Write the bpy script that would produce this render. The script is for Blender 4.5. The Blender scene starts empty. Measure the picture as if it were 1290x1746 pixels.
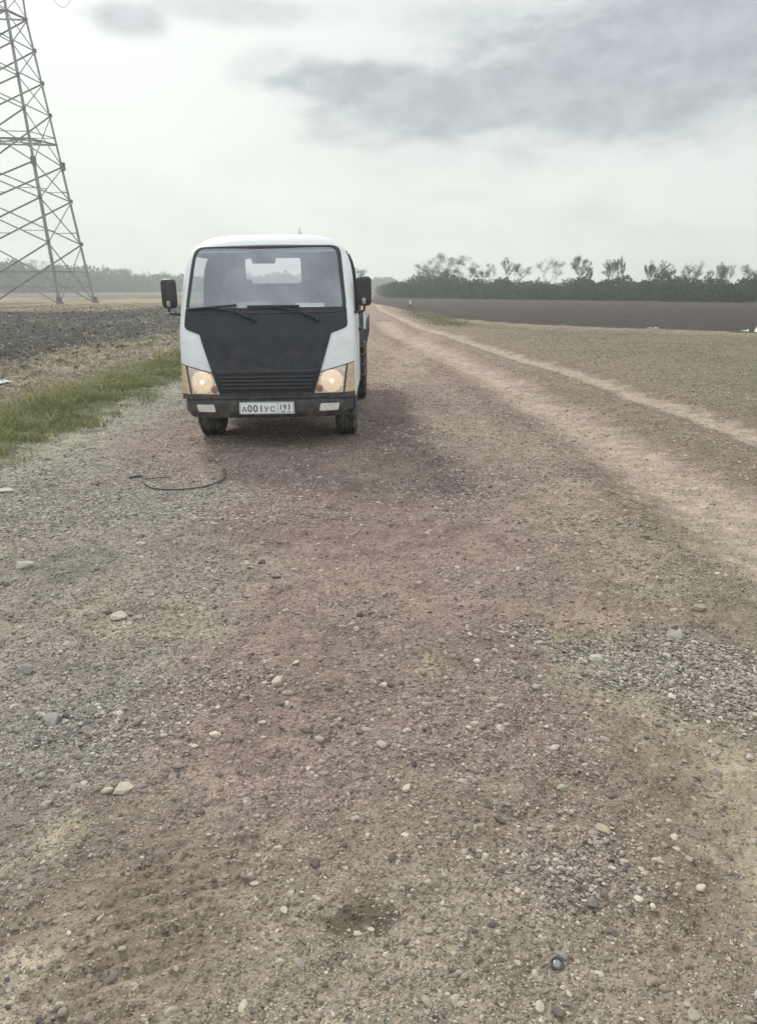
import bpy, bmesh, math, random
import numpy as np
from mathutils import Vector, Matrix
R = math.radians
sc = bpy.context.scene
COL = sc.collection

# ------------------------------------------------------------------ camera
F_PX, CAM_H = 1288.0, 1.52
PITCH = math.atan((873 - 492) / F_PX)
cam = bpy.data.objects.new('camera', bpy.data.cameras.new('camera'))
COL.objects.link(cam)
cam.location = (0, 0, CAM_H)
cam.rotation_euler = (math.pi / 2 - PITCH, 0, 0)
cam.data.sensor_fit = 'VERTICAL'
cam.data.sensor_height = 24.0
cam.data.lens = 24.0 * F_PX / 1746.0
cam.data.clip_start = 0.05
cam.data.clip_end = 5000
sc.camera = cam
CP, SP = math.cos(PITCH), math.sin(PITCH)

def ray(px, py):
    u = (px - 645) / F_PX; v = (873 - py) / F_PX
    return u, CP + v * SP, -SP + v * CP
def gpt(px, py):                     # photo pixel -> point on flat ground
    u, y, z = ray(px, py); D = -CAM_H / z
    return u * D, y * D
def azel(px, py):
    u, y, z = ray(px, py)
    return math.atan2(u, y), math.atan2(z, math.hypot(u, y))

# ------------------------------------------------------------------ sky + sun
SUN_AZ, SUN_EL = R(-26), R(40)       # behind the truck, to the left, veiled by cloud
world = bpy.data.worlds.new('World'); sc.world = world; world.use_nodes = True
nt = world.node_tree; nt.nodes.clear()
def N(t, ty, **kw):
    n = t.nodes.new(ty)
    for k, v in kw.items(): setattr(n, k, v)
    return n
class G:
    """tiny helper for node graphs"""
    def __init__(s, tree): s.t = tree
    def node(s, ty, **kw): return N(s.t, ty, **kw)
    def put(s, sock, v):
        if v is None: return
        if isinstance(v, bpy.types.NodeSocket): s.t.links.new(v, sock)
        else: sock.default_value = v
    def m(s, op, a, b=None, c=None, clamp=False):
        n = s.node('ShaderNodeMath', operation=op, use_clamp=clamp)
        s.put(n.inputs[0], a); s.put(n.inputs[1], b); s.put(n.inputs[2], c)
        return n.outputs[0]
    def mix(s, f, a, b, mode='MIX'):
        n = s.node('ShaderNodeMix', data_type='RGBA', blend_type=mode, clamp_factor=True)
        s.put(n.inputs[0], f); s.put(n.inputs[6], a); s.put(n.inputs[7], b)
        return n.outputs[2]
    def ss(s, v, a, b, x=0.0, y=1.0):
        n = s.node('ShaderNodeMapRange', interpolation_type='SMOOTHSTEP')
        for i, q in enumerate((v, a, b, x, y)): s.put(n.inputs[i], q)
        return n.outputs[0]
    def noise(s, vec, scale, detail=4, rough=.55, out=0, dist=0.0):
        n = s.node('ShaderNodeTexNoise'); s.put(n.inputs['Vector'], vec)
        n.inputs['Scale'].default_value = scale; n.inputs['Detail'].default_value = detail
        n.inputs['Roughness'].default_value = rough; n.inputs['Distortion'].default_value = dist
        return n.outputs[out]
def c4(r, g, b): return (r, g, b, 1.0)

g = G(nt)
tc = g.node('ShaderNodeTexCoord'); d = tc.outputs['Generated']
sky = g.node('ShaderNodeTexSky', sky_type='NISHITA', sun_disc=False)
sky.sun_elevation = SUN_EL; sky.sun_rotation = SUN_AZ
sky.air_density = 1.4; sky.dust_density = 3.0
sp = g.node('ShaderNodeSeparateXYZ'); g.put(sp.inputs[0], d)
X, Y, Z = sp.outputs
az = g.m('ARCTAN2', X, Y)
el = g.m('ARCSINE', Z)
# warp for ragged cloud edges
cv = g.node('ShaderNodeCombineXYZ'); g.put(cv.inputs[0], az); g.put(cv.inputs[1], g.m('MULTIPLY', el, 1.9)); g.put(cv.inputs[2], 0.0)
wn = g.noise(cv.outputs[0], 7.0, 6, .55)
wn2 = g.noise(cv.outputs[0], 19.0, 5, .6)
warp = g.m('ADD', g.m('MULTIPLY', g.m('SUBTRACT', wn, .5), 1.5), g.m('MULTIPLY', g.m('SUBTRACT', wn2, .5), .65))
def cloud(px, py, rx, ry, tilt, soft=.55):
    a0, e0 = azel(px, py); s = 1.0 / (F_PX * 1.13)
    rx *= s; ry *= s
    da = g.m('SUBTRACT', az, a0); de = g.m('SUBTRACT', el, e0)
    ct, st = math.cos(R(tilt)), math.sin(R(tilt))
    u = g.m('ADD', g.m('MULTIPLY', da, ct / rx), g.m('MULTIPLY', de, st / rx))
    v = g.m('ADD', g.m('MULTIPLY', da, -st / ry), g.m('MULTIPLY', de, ct / ry))
    r = g.m('SQRT', g.m('ADD', g.m('MULTIPLY', u, u), g.m('MULTIPLY', v, v)))
    return g.ss(g.m('ADD', r, warp), 1.0 + soft, 1.0 - soft)
cl = cloud(890, 160, 345, 56, 5, .35)
for a in ((1120, 90, 340, 118, 8, .4), (645, 148, 170, 36, -2, .4), (1290, 30, 220, 80, 0, .6)):
    cl = g.m('MAXIMUM', cl, cloud(*a))
for a, k in (((225, 35, 62, 26, 0, .5), .8), ((400, 18, 150, 22, 0, .6), .55), ((440, 115, 60, 26, 15, .6), .38), ((1165, 235, 90, 18, 20, .7), .25), ((900,30,200,25,0,.7),.4)):
    cl = g.m('MAXIMUM', cl, g.m('MULTIPLY', cloud(*a), k))
base = g.noise(cv.outputs[0], 4.5, 7, .58, dist=.6)
# horizon -> upper overcast sheet, brighter toward the zenith and near the veiled sun
hor = g.ss(el, 0.0, 0.20)
ov = g.mix(hor, c4(.64, .655, .64), c4(.50, .53, .515))
ov = g.mix(g.ss(base, .40, .66, 0.0, .8), ov, c4(.44, .465, .468))
sd = (math.sin(SUN_AZ) * math.cos(R(26)), math.cos(SUN_AZ) * math.cos(R(26)), math.sin(R(26)))
dot = g.node('ShaderNodeVectorMath', operation='DOT_PRODUCT'); g.put(dot.inputs[0], d); dot.inputs[1].default_value = sd
ov = g.mix(g.ss(dot.outputs['Value'], .86, 1.0, 0.0, .6), ov, c4(.66, .69, .67))
ov = g.mix(g.m('MULTIPLY', cl, .95), ov, g.mix(g.ss(wn2, .35, .65), c4(.20, .235, .27), c4(.28, .315, .35)))
zen = g.m('ADD', g.m('ADD', 1.0, g.m('MULTIPLY', g.ss(el, .30, 1.2), .15)), g.ss(Y, .25, -.7, 0.0, .55))   # sky behind the viewer brightened, added to light the truck's front
zc = g.node('ShaderNodeCombineColor'); [g.put(zc.inputs[i], zen) for i in range(3)]
ov = g.mix(1.0, ov, zc.outputs[0], 'MULTIPLY')
scale10 = g.mix(1.0, ov, c4(10, 10, 10), 'MULTIPLY')
fin = g.mix(.95, sky.outputs[0], scale10)
bg = g.node('ShaderNodeBackground'); g.put(bg.inputs[0], fin); bg.inputs[1].default_value = 0.1
wo = g.node('ShaderNodeOutputWorld'); nt.links.new(bg.outputs[0], wo.inputs[0])

sun = bpy.data.objects.new('sun', bpy.data.lights.new('sun', 'SUN')); COL.objects.link(sun)
sun.data.energy = 2.0; sun.data.angle = R(7); sun.data.color = (1.0, .95, .87)
sdir = Vector((math.sin(SUN_AZ) * math.cos(SUN_EL), math.cos(SUN_AZ) * math.cos(SUN_EL), math.sin(SUN_EL)))
sun.rotation_euler = sdir.to_track_quat('Z', 'Y').to_euler()
sc.view_settings.view_transform = 'Standard'; sc.view_settings.look = 'None'
sc.view_settings.exposure = 0.72; sc.view_settings.gamma = 1.0

# ------------------------------------------------------------------ helpers
rng = np.random.default_rng(7); random.seed(7)
def tag(o, label=None, cat=None, group=None, kind=None):
    if label: o['label'] = label
    if cat: o['category'] = cat
    if group: o['group'] = group
    if kind: o['kind'] = kind
    return o
def empty(name, loc=(0, 0, 0), rz=0, **kw):
    o = bpy.data.objects.new(name, None); COL.objects.link(o); o.location = loc; o.rotation_euler = (0, 0, rz)
    o.empty_display_size = .2
    return tag(o, **kw)
def obj(name, me, mat=None, parent=None, smooth=False):
    o = bpy.data.objects.new(name, me); COL.objects.link(o)
    if mat: me.materials.append(mat)
    if parent: o.parent = parent
    if smooth: me.shade_smooth()
    return o
def bobj(name, bm, mat, parent=None, smooth=False, recalc=True):
    if recalc: bmesh.ops.recalc_face_normals(bm, faces=bm.faces)
    me = bpy.data.meshes.new(name); bm.to_mesh(me); bm.free()
    return obj(name, me, mat, parent, smooth)
def npmesh(name, V, F, col=None, smooth=False):
    """V (n,3), F (m,k) all same k"""
    me = bpy.data.meshes.new(name); n, m, k = len(V), len(F), F.shape[1]
    me.vertices.add(n); me.vertices.foreach_set('co', np.ascontiguousarray(V, np.float32).ravel())
    me.loops.add(m * k); me.loops.foreach_set('vertex_index', np.ascontiguousarray(F, np.int32).ravel())
    me.polygons.add(m); me.polygons.foreach_set('loop_start', np.arange(m, dtype=np.int32) * k)
    if col is not None:
        a = me.color_attributes.new('gcol', 'FLOAT_COLOR', 'POINT')
        c = np.ones((n, 4), np.float32); c[:, :3] = col; a.data.foreach_set('color', c.ravel())
    me.update(calc_edges=True)
    me.polygons.foreach_set('use_smooth', np.full(m, smooth))
    return me
def box(bm, c, s, bevel=0.0, seg=2, rot=None, taper=None):
    r = bmesh.ops.create_cube(bm, size=1.0); vs = r['verts']
    for v in vs:
        if taper and v.co.z > 0: v.co.x *= taper; v.co.y *= taper
        v.co = Vector((v.co.x * s[0], v.co.y * s[1], v.co.z * s[2]))
    if bevel:
        es = list({e for v in vs for e in v.link_edges})
        o = bmesh.ops.bevel(bm, geom=es, offset=bevel, segments=seg, affect='EDGES', profile=.5)
        vs = list({v for f in o['faces'] for v in f.verts} | {v for v in vs if v.is_valid})
    M = Matrix.Translation(c) @ (rot.to_4x4() if rot else Matrix())
    for v in vs: v.co = M @ v.co
    return vs
def tube(bm, pts, r, seg=8, cap=True):
    pts = [Vector(p) for p in pts]; rs = r if isinstance(r, (list, tuple)) else [r] * len(pts)
    rings = []; up = None
    for i, p in enumerate(pts):
        t = (pts[min(i + 1, len(pts) - 1)] - pts[max(i - 1, 0)]).normalized()
        if up is None: up = t.orthogonal().normalized()
        up = (up - t * up.dot(t)); up = up.normalized() if up.length > 1e-6 else t.orthogonal().normalized()
        b = t.cross(up)
        rings.append([bm.verts.new(p + (up * math.cos(a) + b * math.sin(a)) * rs[i]) for a in [2 * math.pi * k / seg for k in range(seg)]])
    for a, b in zip(rings, rings[1:]):
        for k in range(seg): bm.faces.new((a[k], a[(k + 1) % seg], b[(k + 1) % seg], b[k]))
    if cap: bm.faces.new(rings[0][::-1]); bm.faces.new(rings[-1])
def lathe(bm, prof, axis='x', c=(0, 0, 0), seg=40, close=False):
    rings = []
    for (a, r) in prof:
        ring = []
        for k in range(seg):
            t = 2 * math.pi * k / seg; u, v = r * math.cos(t), r * math.sin(t)
            co = {'x': (a, u, v), 'y': (u, a, v), 'z': (u, v, a)}[axis]
            ring.append(bm.verts.new(Vector(co) + Vector(c)))
        rings.append(ring)
    prs = list(zip(rings, rings[1:])) + ([(rings[-1], rings[0])] if close else [])
    for a, b in prs:
        for k in range(seg): bm.faces.new((a[k], a[(k + 1) % seg], b[(k + 1) % seg], b[k]))
    if not close: bm.faces.new(rings[0][::-1]); bm.faces.new(rings[-1])

def lat(ix, iy, seed):
    h = (ix.astype(np.int64) * 374761393 + iy.astype(np.int64) * 668265263 + seed * 2147483647) & 0xFFFFFFFF
    h = ((h ^ (h >> 13)) * 1274126177) & 0xFFFFFFFF
    h = (h ^ (h >> 16)) & 0xFFFFFFFF
    return h / 4294967295.0
def vnoise(x, y, seed=0):
    ix, iy = np.floor(x), np.floor(y); fx, fy = x - ix, y - iy
    fx = fx * fx * (3 - 2 * fx); fy = fy * fy * (3 - 2 * fy)
    a = lat(ix, iy, seed); b = lat(ix + 1, iy, seed); c = lat(ix, iy + 1, seed); e = lat(ix + 1, iy + 1, seed)
    return (a * (1 - fx) + b * fx) * (1 - fy) + (c * (1 - fx) + e * fx) * fy
def fbm(x, y, sc_, oct=4, seed=0, gain=.5):
    t = 0; a = 1; n = 0
    for i in range(oct):
        t = t + a * vnoise(x * sc_ + 17.3 * i, y * sc_ - 9.1 * i, seed + i); n += a; a *= gain; sc_ *= 2.03
    return t / n
def sstep(a, b, x): t = np.clip((x - a) / (b - a), 0, 1); return t * t * (3 - 2 * t)

# ------------------------------------------------------------------ materials
MATS = {}
def pmat(name, col, rough=.6, metal=0.0, var=.0, scale=20, bump=0.0, spec=.5, coat=0.0, attr=False, emis=None, estr=0.0, dirt=None):
    if name in MATS: return MATS[name]
    m = bpy.data.materials.new(name); m.use_nodes = True; t = m.node_tree; G_ = G(t)
    b = t.nodes['Principled BSDF']
    b.inputs['Roughness'].default_value = rough; b.inputs['Metallic'].default_value = metal
    b.inputs['Specular IOR Level'].default_value = spec; b.inputs['Coat Weight'].default_value = coat
    co = G_.node('ShaderNodeTexCoord').outputs['Object']
    src = c4(*col)
    if attr:
        a = G_.node('ShaderNodeAttribute', attribute_name='gcol'); src = a.outputs['Color']
    if var:
        n = G_.noise(co, scale, 5, .6)
        k = G_.ss(n, .3, .7, 1 - var, 1 + var)
        cc = G_.node('ShaderNodeCombineColor'); [G_.put(cc.inputs[i], k) for i in range(3)]
        src = G_.mix(1.0, src, cc.outputs[0], 'MULTIPLY')
    if dirt:      # dust film with its own shape, thicker low down on the vehicle
        dc, z0, z1, amt = dirt
        s_ = G_.node('ShaderNodeSeparateXYZ'); G_.put(s_.inputs[0], co)
        n = G_.noise(co, 9, 6, .65); low = G_.ss(s_.outputs[2], z1, z0)
        f = G_.m('MULTIPLY', G_.ss(n, .35, .75), G_.m('ADD', G_.m('MULTIPLY', low, amt), amt * .25))
        src = G_.mix(f, src, c4(*dc))
        G_.put(b.inputs['Roughness'], G_.m('ADD', rough, G_.m('MULTIPLY', f, .4)))
    G_.put(b.inputs['Base Color'], src)
    if bump:
        bn = G_.node('ShaderNodeBump'); bn.inputs['Strength'].default_value = 1.0; bn.inputs['Distance'].default_value = bump
        G_.put(bn.inputs['Height'], G_.noise(co, scale * 2.5, 4, .6)); t.links.new(bn.outputs[0], b.inputs['Normal'])
    if emis: b.inputs['Emission Color'].default_value = c4(*emis); b.inputs['Emission Strength'].default_value = estr
    MATS[name] = m; return m
DUST = (.30, .26, .22)
M_paint = pmat('white_paint', (.77, .79, .84), .38, coat=.2, var=.04, scale=4, dirt=(DUST, .45, 1.0, .35))
M_black = pmat('black_cover', (.020, .023, .035), .5, spec=.35, var=.12, scale=6, bump=.0015, dirt=(DUST, .5, 1.25, .12))
M_bump = pmat('bumper_plastic', (.022, .023, .030), .5, var=.2, scale=12, bump=.001, dirt=(DUST, .25, .6, .4))
M_rub = pmat('rubber', (.03, .03, .032), .8, var=.25, scale=25, bump=.002, dirt=(DUST, .0, .5, .5))
M_seal = pmat('seal_rubber', (.03, .032, .036), .6)
M_dark = pmat('dark_metal', (.035, .035, .038), .6, var=.3, scale=10, dirt=(DUST, .0, 1.2, .3))
M_rim = pmat('rim_metal', (.35, .35, .36), .5, metal=.6, var=.25, scale=15, dirt=(DUST, .0, .6, .6))
M_lin = pmat('cab_lining', (.22, .23, .25), .85, var=.1, scale=8)
M_seat = pmat('seat_cloth', (.10, .105, .12), .9, var=.2, scale=30)
M_seatl = pmat('seat_cloth_pale', (.33, .34, .37), .9, var=.15, scale=20)
M_paper = pmat('paper', (.75, .76, .78), .8)
M_chrome = pmat('reflector', (.80, .68, .60), .35, metal=.5, var=.25, scale=40, bump=.004)
M_amber = pmat('amber_lens', (.60, .46, .32), .25, var=.2, scale=30, coat=.4)
M_orange = pmat('orange_bulb', (.30, .10, .05), .3, coat=.3)
M_fog = pmat('fog_reflector', (.86, .86, .88), .3, metal=.35, var=.2, scale=60)
M_plate = pmat('plate_white', (.80, .81, .83), .45, var=.04, scale=10)
M_ink = pmat('plate_ink', (.02, .02, .025), .5)
M_bed = pmat('bed_panel', (.085, .09, .09), .6, var=.25, scale=5, dirt=(DUST, .3, 1.2, .35))
M_steel = pmat('galvanised_steel', (.26, .265, .28), .65, metal=.1, var=.2, scale=3)
M_gusset = pmat('gusset_steel', (.12, .12, .13), .7, metal=.2, var=.3, scale=3)
M_conc = pmat('pylon_concrete', (.15, .14, .13), .9, var=.3, scale=6, bump=.01)
M_wire = pmat('conductor', (.12, .12, .13), .5, metal=.4)
M_insu = pmat('insulator', (.28, .33, .33), .3, coat=.3)
M_hose = pmat('hose_rubber', (.075, .068, .062), .65, var=.3, scale=30)

def lampmat():
    m = bpy.data.materials.new('lit_reflector'); m.use_nodes = True; t = m.node_tree; q = G(t); b = t.nodes['Principled BSDF']
    co = q.node('ShaderNodeTexCoord').outputs['Object']
    v = q.node('ShaderNodeTexVoronoi'); q.put(v.inputs['Vector'], co); v.inputs['Scale'].default_value = 42
    b.inputs['Base Color'].default_value = c4(.8, .72, .62); b.inputs['Metallic'].default_value = .6; b.inputs['Roughness'].default_value = .3
    b.inputs['Emission Color'].default_value = c4(1.0, .70, .47)
    q.put(b.inputs['Emission Strength'], q.ss(v.outputs['Distance'], .0, .6, .42, .22))
    return m
M_lit = lampmat()
M_bulb = pmat('lamp_bulb', (1, 1, 1), .3, emis=(1, .86, .72), estr=.6)

def glass(name, dust, tint=(.86, .9, .92), dcol=(.62, .68, .74)):
    m = bpy.data.materials.new(name); m.use_nodes = True; t = m.node_tree; t.nodes.clear(); q = G(t)
    tr = q.node('ShaderNodeBsdfTransparent'); tr.inputs[0].default_value = c4(*tint)
    df = q.node('ShaderNodeBsdfDiffuse'); df.inputs[0].default_value = c4(*dcol)
    gl = q.node('ShaderNodeBsdfGlossy'); gl.inputs['Roughness'].default_value = .04
    co = q.node('ShaderNodeTexCoord').outputs['Object']
    f = q.ss(q.noise(co, 2.5, 4, .5), .3, .75, dust * .75, dust * 1.2)
    m1 = q.node('ShaderNodeMixShader'); q.put(m1.inputs[0], f); t.links.new(tr.outputs[0], m1.inputs[1]); t.links.new(df.outputs[0], m1.inputs[2])
    lw = q.node('ShaderNodeLayerWeight'); lw.inputs[0].default_value = .5; fr = q.m('ADD', .045, q.m('MULTIPLY', q.m('POWER', lw.outputs['Facing'], 5.0), .9))
    m2 = q.node('ShaderNodeMixShader'); q.put(m2.inputs[0], fr); t.links.new(m1.outputs[0], m2.inputs[1]); t.links.new(gl.outputs[0], m2.inputs[2])
    o = q.node('ShaderNodeOutputMaterial'); t.links.new(m2.outputs[0], o.inputs[0]); return m
M_wind = glass('windscreen_glass', .32, (.97, .98, .99), (.70, .79, .92))  # bluish diffuse part: dust film plus milky sky reflection put into its colour
M_side = glass('side_glass', .02, (.96, .97, .97))
M_lens = glass('lens_glass', .10, (.95, .93, .9), (.8, .74, .68))

# ------------------------------------------------------------------ ground
def seg_dist(x, y, pts):
    best = np.full(x.shape, 1e9)
    for (x0, y0), (x1, y1) in zip(pts, pts[1:]):
        dx, dy = x1 - x0, y1 - y0; L = dx * dx + dy * dy
        t = np.clip(((x - x0) * dx + (y - y0) * dy) / L, 0, 1)
        best = np.minimum(best, np.hypot(x - x0 - t * dx, y - y0 - t * dy))
    return best
def px_line(l): return [gpt(*p) for p in l]
TRA = px_line([(636, 512), (650, 528), (717, 558), (800, 582), (882, 610), (965, 632), (1047, 660), (1130, 690), (1290, 745), (1500, 830)])
TRB = px_line([(655, 548), (679, 571), (745, 596), (827, 637), (910, 681), (992, 725), (1075, 769), (1157, 824), (1290, 900), (1450, 1000)])
TRC = px_line([(1010, 1120), (1090, 1200), (1170, 1270), (1290, 1370), (1450, 1520)])
TRD = px_line([(610, 690), (660, 650), (690, 620), (735, 570), (790, 575)])
TRE = px_line([(620, 600), (700, 660), (800, 740), (850, 830), (1000, 940), (1180, 1010)])   # faint rut
EDGE = [(-1.0, 90), (2.3, 55.6), (3.6, 42), (6.1, 34.5), (13.45, 27.6), (30, 20), (60, 8)]
def edge_y(x): e = np.array(EDGE); return np.interp(x, e[:, 0], e[:, 1])
def height(x, y):
    r = np.hypot(x, y)
    near = sstep(60, 15, r)
    h = (fbm(x, y, .35, 3, 3) - .5) * .10 * sstep(400, 30, r)
    h = h + (fbm(x, y, 1.6, 3, 11) - .5) * .05 * near
    h = h + (fbm(x, y, 9, 3, 21) - .5) * .030 * sstep(22, 6, r)
    h = h + (fbm(x, y, 45, 3, 31, .65) - .5) * .015 * sstep(10, 3, r)
    # wheel ruts pressed into the dirt
    for T, w, dd in ((TRA, .3, .05), (TRB, .45, .055), (TRC, .28, .03)):
        q = seg_dist(x, y, T); h = h - dd * np.exp(-(q / w) ** 2) + dd * .5 * np.exp(-((q - 1.7 * w) / (.5 * w)) ** 2)
    # ploughed clods both sides
    dl = sstep(-6.0, -9.0, x) * sstep(500, 60, r); cl = fbm(x, y, 2.2, 4, 41, .6)
    h = h + dl * (np.abs(cl - .5) * .9 - .05) * .55 * sstep(3, 12, y)
    dr = sstep(0, 2.5, y - edge_y(x)) * (x > -1) * (y > 5)
    h = h + dr * ((fbm(x, y, 1.4, 4, 51, .6) - .5) * .22) * sstep(500, 80, r)
    # verge mound of the left edge
    h = h + .07 * np.exp(-((x + 4.5) / .8) ** 2) * sstep(3, 7, y)
    # rough straw band
    h = h + sstep(-4.6, -5.2, x) * sstep(-10, -8, x) * (fbm(x, y, 4, 3, 61, .6) - .5) * .24 * sstep(3, 8, y)
    # tyre tread print in soft dirt
    cx, cy = gpt(270, 1560); u = (x - cx); v = (y - cy)
    m = np.exp(-(np.abs(u - .25 * v) / .15) ** 4) * np.exp(-(np.abs(v) / .30) ** 4)
    h = h * (1 - .6 * m) + m * .0085 * np.sin((v - .42 * u + .006 * np.sin(u * 40)) * 2 * math.pi / .052)
    cx, cy = gpt(545, 1612); q = np.hypot((x - cx), (y - cy + .05)); h = h + .006 * np.exp(-((q - .07) / .008) ** 2) * (y > cy)
    flat = np.exp(-(((x + 1.07) / 1.1) ** 6)) * np.exp(-(((y - 9.7) / 3.2) ** 6))
    return h * (1 - .8 * flat)
nth, nr = 640, 800
th = np.concatenate([np.linspace(-36, 36, nth), np.linspace(36, 324, 90)[1:-1]]) * math.pi / 180
rr = np.concatenate([[0.0, .3, .6], np.geomspace(.9, 720, nr)])
TH, RR = np.meshgrid(th, rr)
jit = (vnoise(TH * 300, np.log(RR + .1) * 70, 5) - .5)
GX, GY = RR * np.sin(TH), RR * np.cos(TH)
GZ = height(GX, GY)
C_ = lambda r_, g_, b_: np.array([r_, g_, b_])
def srgb(r_, g_, b_, k=1.0):
    a = np.array([r_, g_, b_]) / 255.0
    return np.where(a < .04045, a / 12.92, ((a + .055) / 1.055) ** 2.4) * k
KG = .95
def ground_color(x, y):
    def blend(c, col, m): return c * (1 - m[..., None]) + col * m[..., None]
    wa = sstep(30, 8, np.hypot(x, y)); wx_ = (fbm(x, y, 9, 3, 401, .6) - .5) * .22 + (fbm(x, y, 34, 2, 403) - .5) * .10; wy_ = (fbm(x, y, 9, 3, 405, .6) - .5) * .22 + (fbm(x, y, 34, 2, 407) - .5) * .10
    x = x + wx_ * wa; y = y + wy_ * wa * np.clip(y / 4, .35, 1.5)
    r = np.hypot(x, y)
    n1 = fbm(x, y, .8, 4, 71); n2 = fbm(x, y, 2.5, 4, 81); n3 = fbm(x, y, 12, 3, 91, .6)
    xe = x + (n2 - .5) * 1.0
    c = np.broadcast_to(srgb(142, 124, 116, KG), x.shape + (3,)).copy()           # reddish gravel
    c = blend(c, srgb(144, 136, 125, KG), sstep(-.25, .35, (-(x + .10 * y) - .40 + (n2 - .5) * .9)) * sstep(0, 1.5, 7.5 - y + (n1 - .5) * 3))   # grey gravel left
    c = blend(c, srgb(138, 126, 113, KG), sstep(2.25, 1.45, y + (n2 - .5) * 1.2 - .15 * x))    # olive dirt near
    c = blend(c, srgb(136, 128, 110, KG), sstep(.3, 1.5, x - .12 * y + (n2 - .5) * 1.2) * sstep(7, 4, y))
    c = blend(c, srgb(150, 140, 124, KG), .7 * sstep(.52, .70, n1) * (r < 12))
    c = blend(c, srgb(114, 102, 92, KG), .28 * sstep(.52, .68, fbm(x, y, 1.1, 4, 171)) * (r < 14))
    # paler, pinker far road
    c = blend(c, srgb(152, 130, 121, KG), .5 * sstep(9, 16, y) * sstep(-3.5, -2.5, x) * sstep(3.2, 1, x))
    # thin low growth right of the tracks
    c = blend(c, srgb(128, 116, 102, KG), sstep(2.2, 3.4, x + (n1 - .5) * 1.5 - (y - 8) * .0) * sstep(4.5, 7, y))
    c = blend(c, srgb(110, 106, 91, KG), .75 * sstep(4.0, 6.5, x + (n1 - .5) * 3) * sstep(6, 9, y) * sstep(.3, .55, n2))
    c = blend(c, srgb(152, 138, 122, KG), .7 * sstep(-5, -1, y - edge_y(x) + (n1 - .5) * 5) * (x > .5) * (y > 5))
    # tracks
    for T, w, s_, col in ((TRA, .30, 1.0, (176, 160, 145)), (TRB, .46, .9, (177, 161, 146)), (TRC, .32, .8, (168, 158, 136)), ([(p[0] - .95 - .02 * p[1], p[1]) for p in TRB], .22, .45, (168, 152, 138)), (TRD, .5, .45, (174, 158, 144)), (TRE, .3, .25, (150, 138, 124))):
        q = seg_dist(x, y, T) + (n2 - .5) * .55 + (n3 - .5) * .35
        c = blend(c, srgb(*col, KG), s_ * .85 * sstep(w * 1.25, w * .15, q))
        c = blend(c, srgb(112, 98, 86, KG), .45 * s_ * np.exp(-((seg_dist(x, y, T) - w * 1.45) / (w * .28)) ** 2) * (n2 > .42))
    def spot(px, py, rx, ry, col, s_, soft=.5):
        cx, cy = gpt(px, py); q = np.hypot((x - cx) / rx, (y - cy) / ry) + (n2 - .5) * .8 + (n3 - .5) * .7
        return blend(c, srgb(*col, KG), s_ * sstep(1 + soft, 1 - soft, q))
    c = spot(1130, 1140, .50, .30, (140, 132, 122), .6, .7)
    c = spot(15, 1685, .09, .12, (176, 165, 146), .8, .4)
    c = spot(100, 1430, .09, .10, (160, 150, 130), .7)
    c = spot(740, 1140, .06, .16, (165, 148, 130), .6)
    c = spot(608, 1568, .06, .055, (96, 86, 75), .85, .18)
    c = spot(130, 960, .25, .4, (112, 108, 98), .6)
    c = spot(280, 1540, .16, .40, (128, 120, 106), .1)
    c = spot(1130, 1300, .12, .35, (110, 100, 86), .5)
    c = spot(660, 740, .5, 1.2, (108, 88, 84), .7)  # truck's soft cast shadow, painted into the ground colour
    c = spot(770, 800, .2, .8, (100, 86, 80), .6)  # same painted shadow, reaching out to the right
    c = spot(600, 880, .9, .8, (124, 104, 100), .6)  # wide faint part of the painted truck shadow, toward the viewer
    # left verge + straw + black soil + dry field
    xl = x + (n2 - .5) * .9 + (n3 - .5) * .4
    far = sstep(3.5, 6.2, y)
    c = blend(c, srgb(148, 143, 130, KG), sstep(-2.1, -3.0, xl) * far)
    c = blend(c, srgb(92, 96, 66, KG), sstep(-3.25, -3.65, xl) * far)
    c = blend(c, srgb(122, 112, 95, KG), sstep(-4.7, -5.3, xl) * far)
    c = blend(c, srgb(164, 156, 140, KG), .8 * sstep(-4.7, -5.3, xl) * sstep(-10, -8, xl) * sstep(.5, .62, fbm(x, y, 3.5, 4, 191)) * far)
    c = blend(c, srgb(82, 76, 68, KG), .7 * sstep(-4.7, -5.3, xl) * sstep(.54, .64, fbm(x, y, 4.5, 4, 193)) * far)
    c = blend(c, srgb(66, 62, 58, KG), sstep(-5, -7, xl) * sstep(.56, .66, fbm(x, y, 1.7, 4, 181)) * far)
    c = blend(c, srgb(60, 58, 54, KG), sstep(-6.7, -8.6, xl - (y - 16) * .03) * far)
    c = blend(c, srgb(112, 106, 92, KG), .8 * sstep(-7.2, -10, xl) * sstep(.58, .70, fbm(x, y * .4, 1.2, 4, 131)) * sstep(60, 20, y))
    dry = sstep(51, 56, y + (n1 - .5) * 8 + .2 * (x + 27)) * sstep(-17, -21, x + (n1 - .5) * 4)
    c = blend(c, srgb(150, 134, 106, KG), dry)
    c = blend(c, srgb(112, 106, 88, KG), dry * sstep(.45, .6, fbm(x * .6, y * .15, .5, 4, 141)))
    c = blend(c, srgb(100, 94, 84, KG), sstep(95, 110, y + .5 * x) * sstep(-6, -14, x))
    # right dark ploughed field
    m = sstep(-.6, .9, y - edge_y(x) + (n2 - .5) * 2.5) * (x > -1) * (y > 5)
    c = blend(c, srgb(70, 61, 56, KG * .85), m)
    c = blend(c, srgb(104, 100, 80, KG), .7 * np.exp(-(((x - 2.6 - (50 - y) * .04) / 1.0) ** 4)) * sstep(30, 34, y) * sstep(60, 50, y))
    k = (.86 + .28 * n3) * (.93 + .14 * n2)
    return np.clip(c * k[..., None], .005, .8)
GC = ground_color(GX, GY)
nT = len(th)
idx = np.arange(len(rr) * nT).reshape(len(rr), nT)
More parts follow.
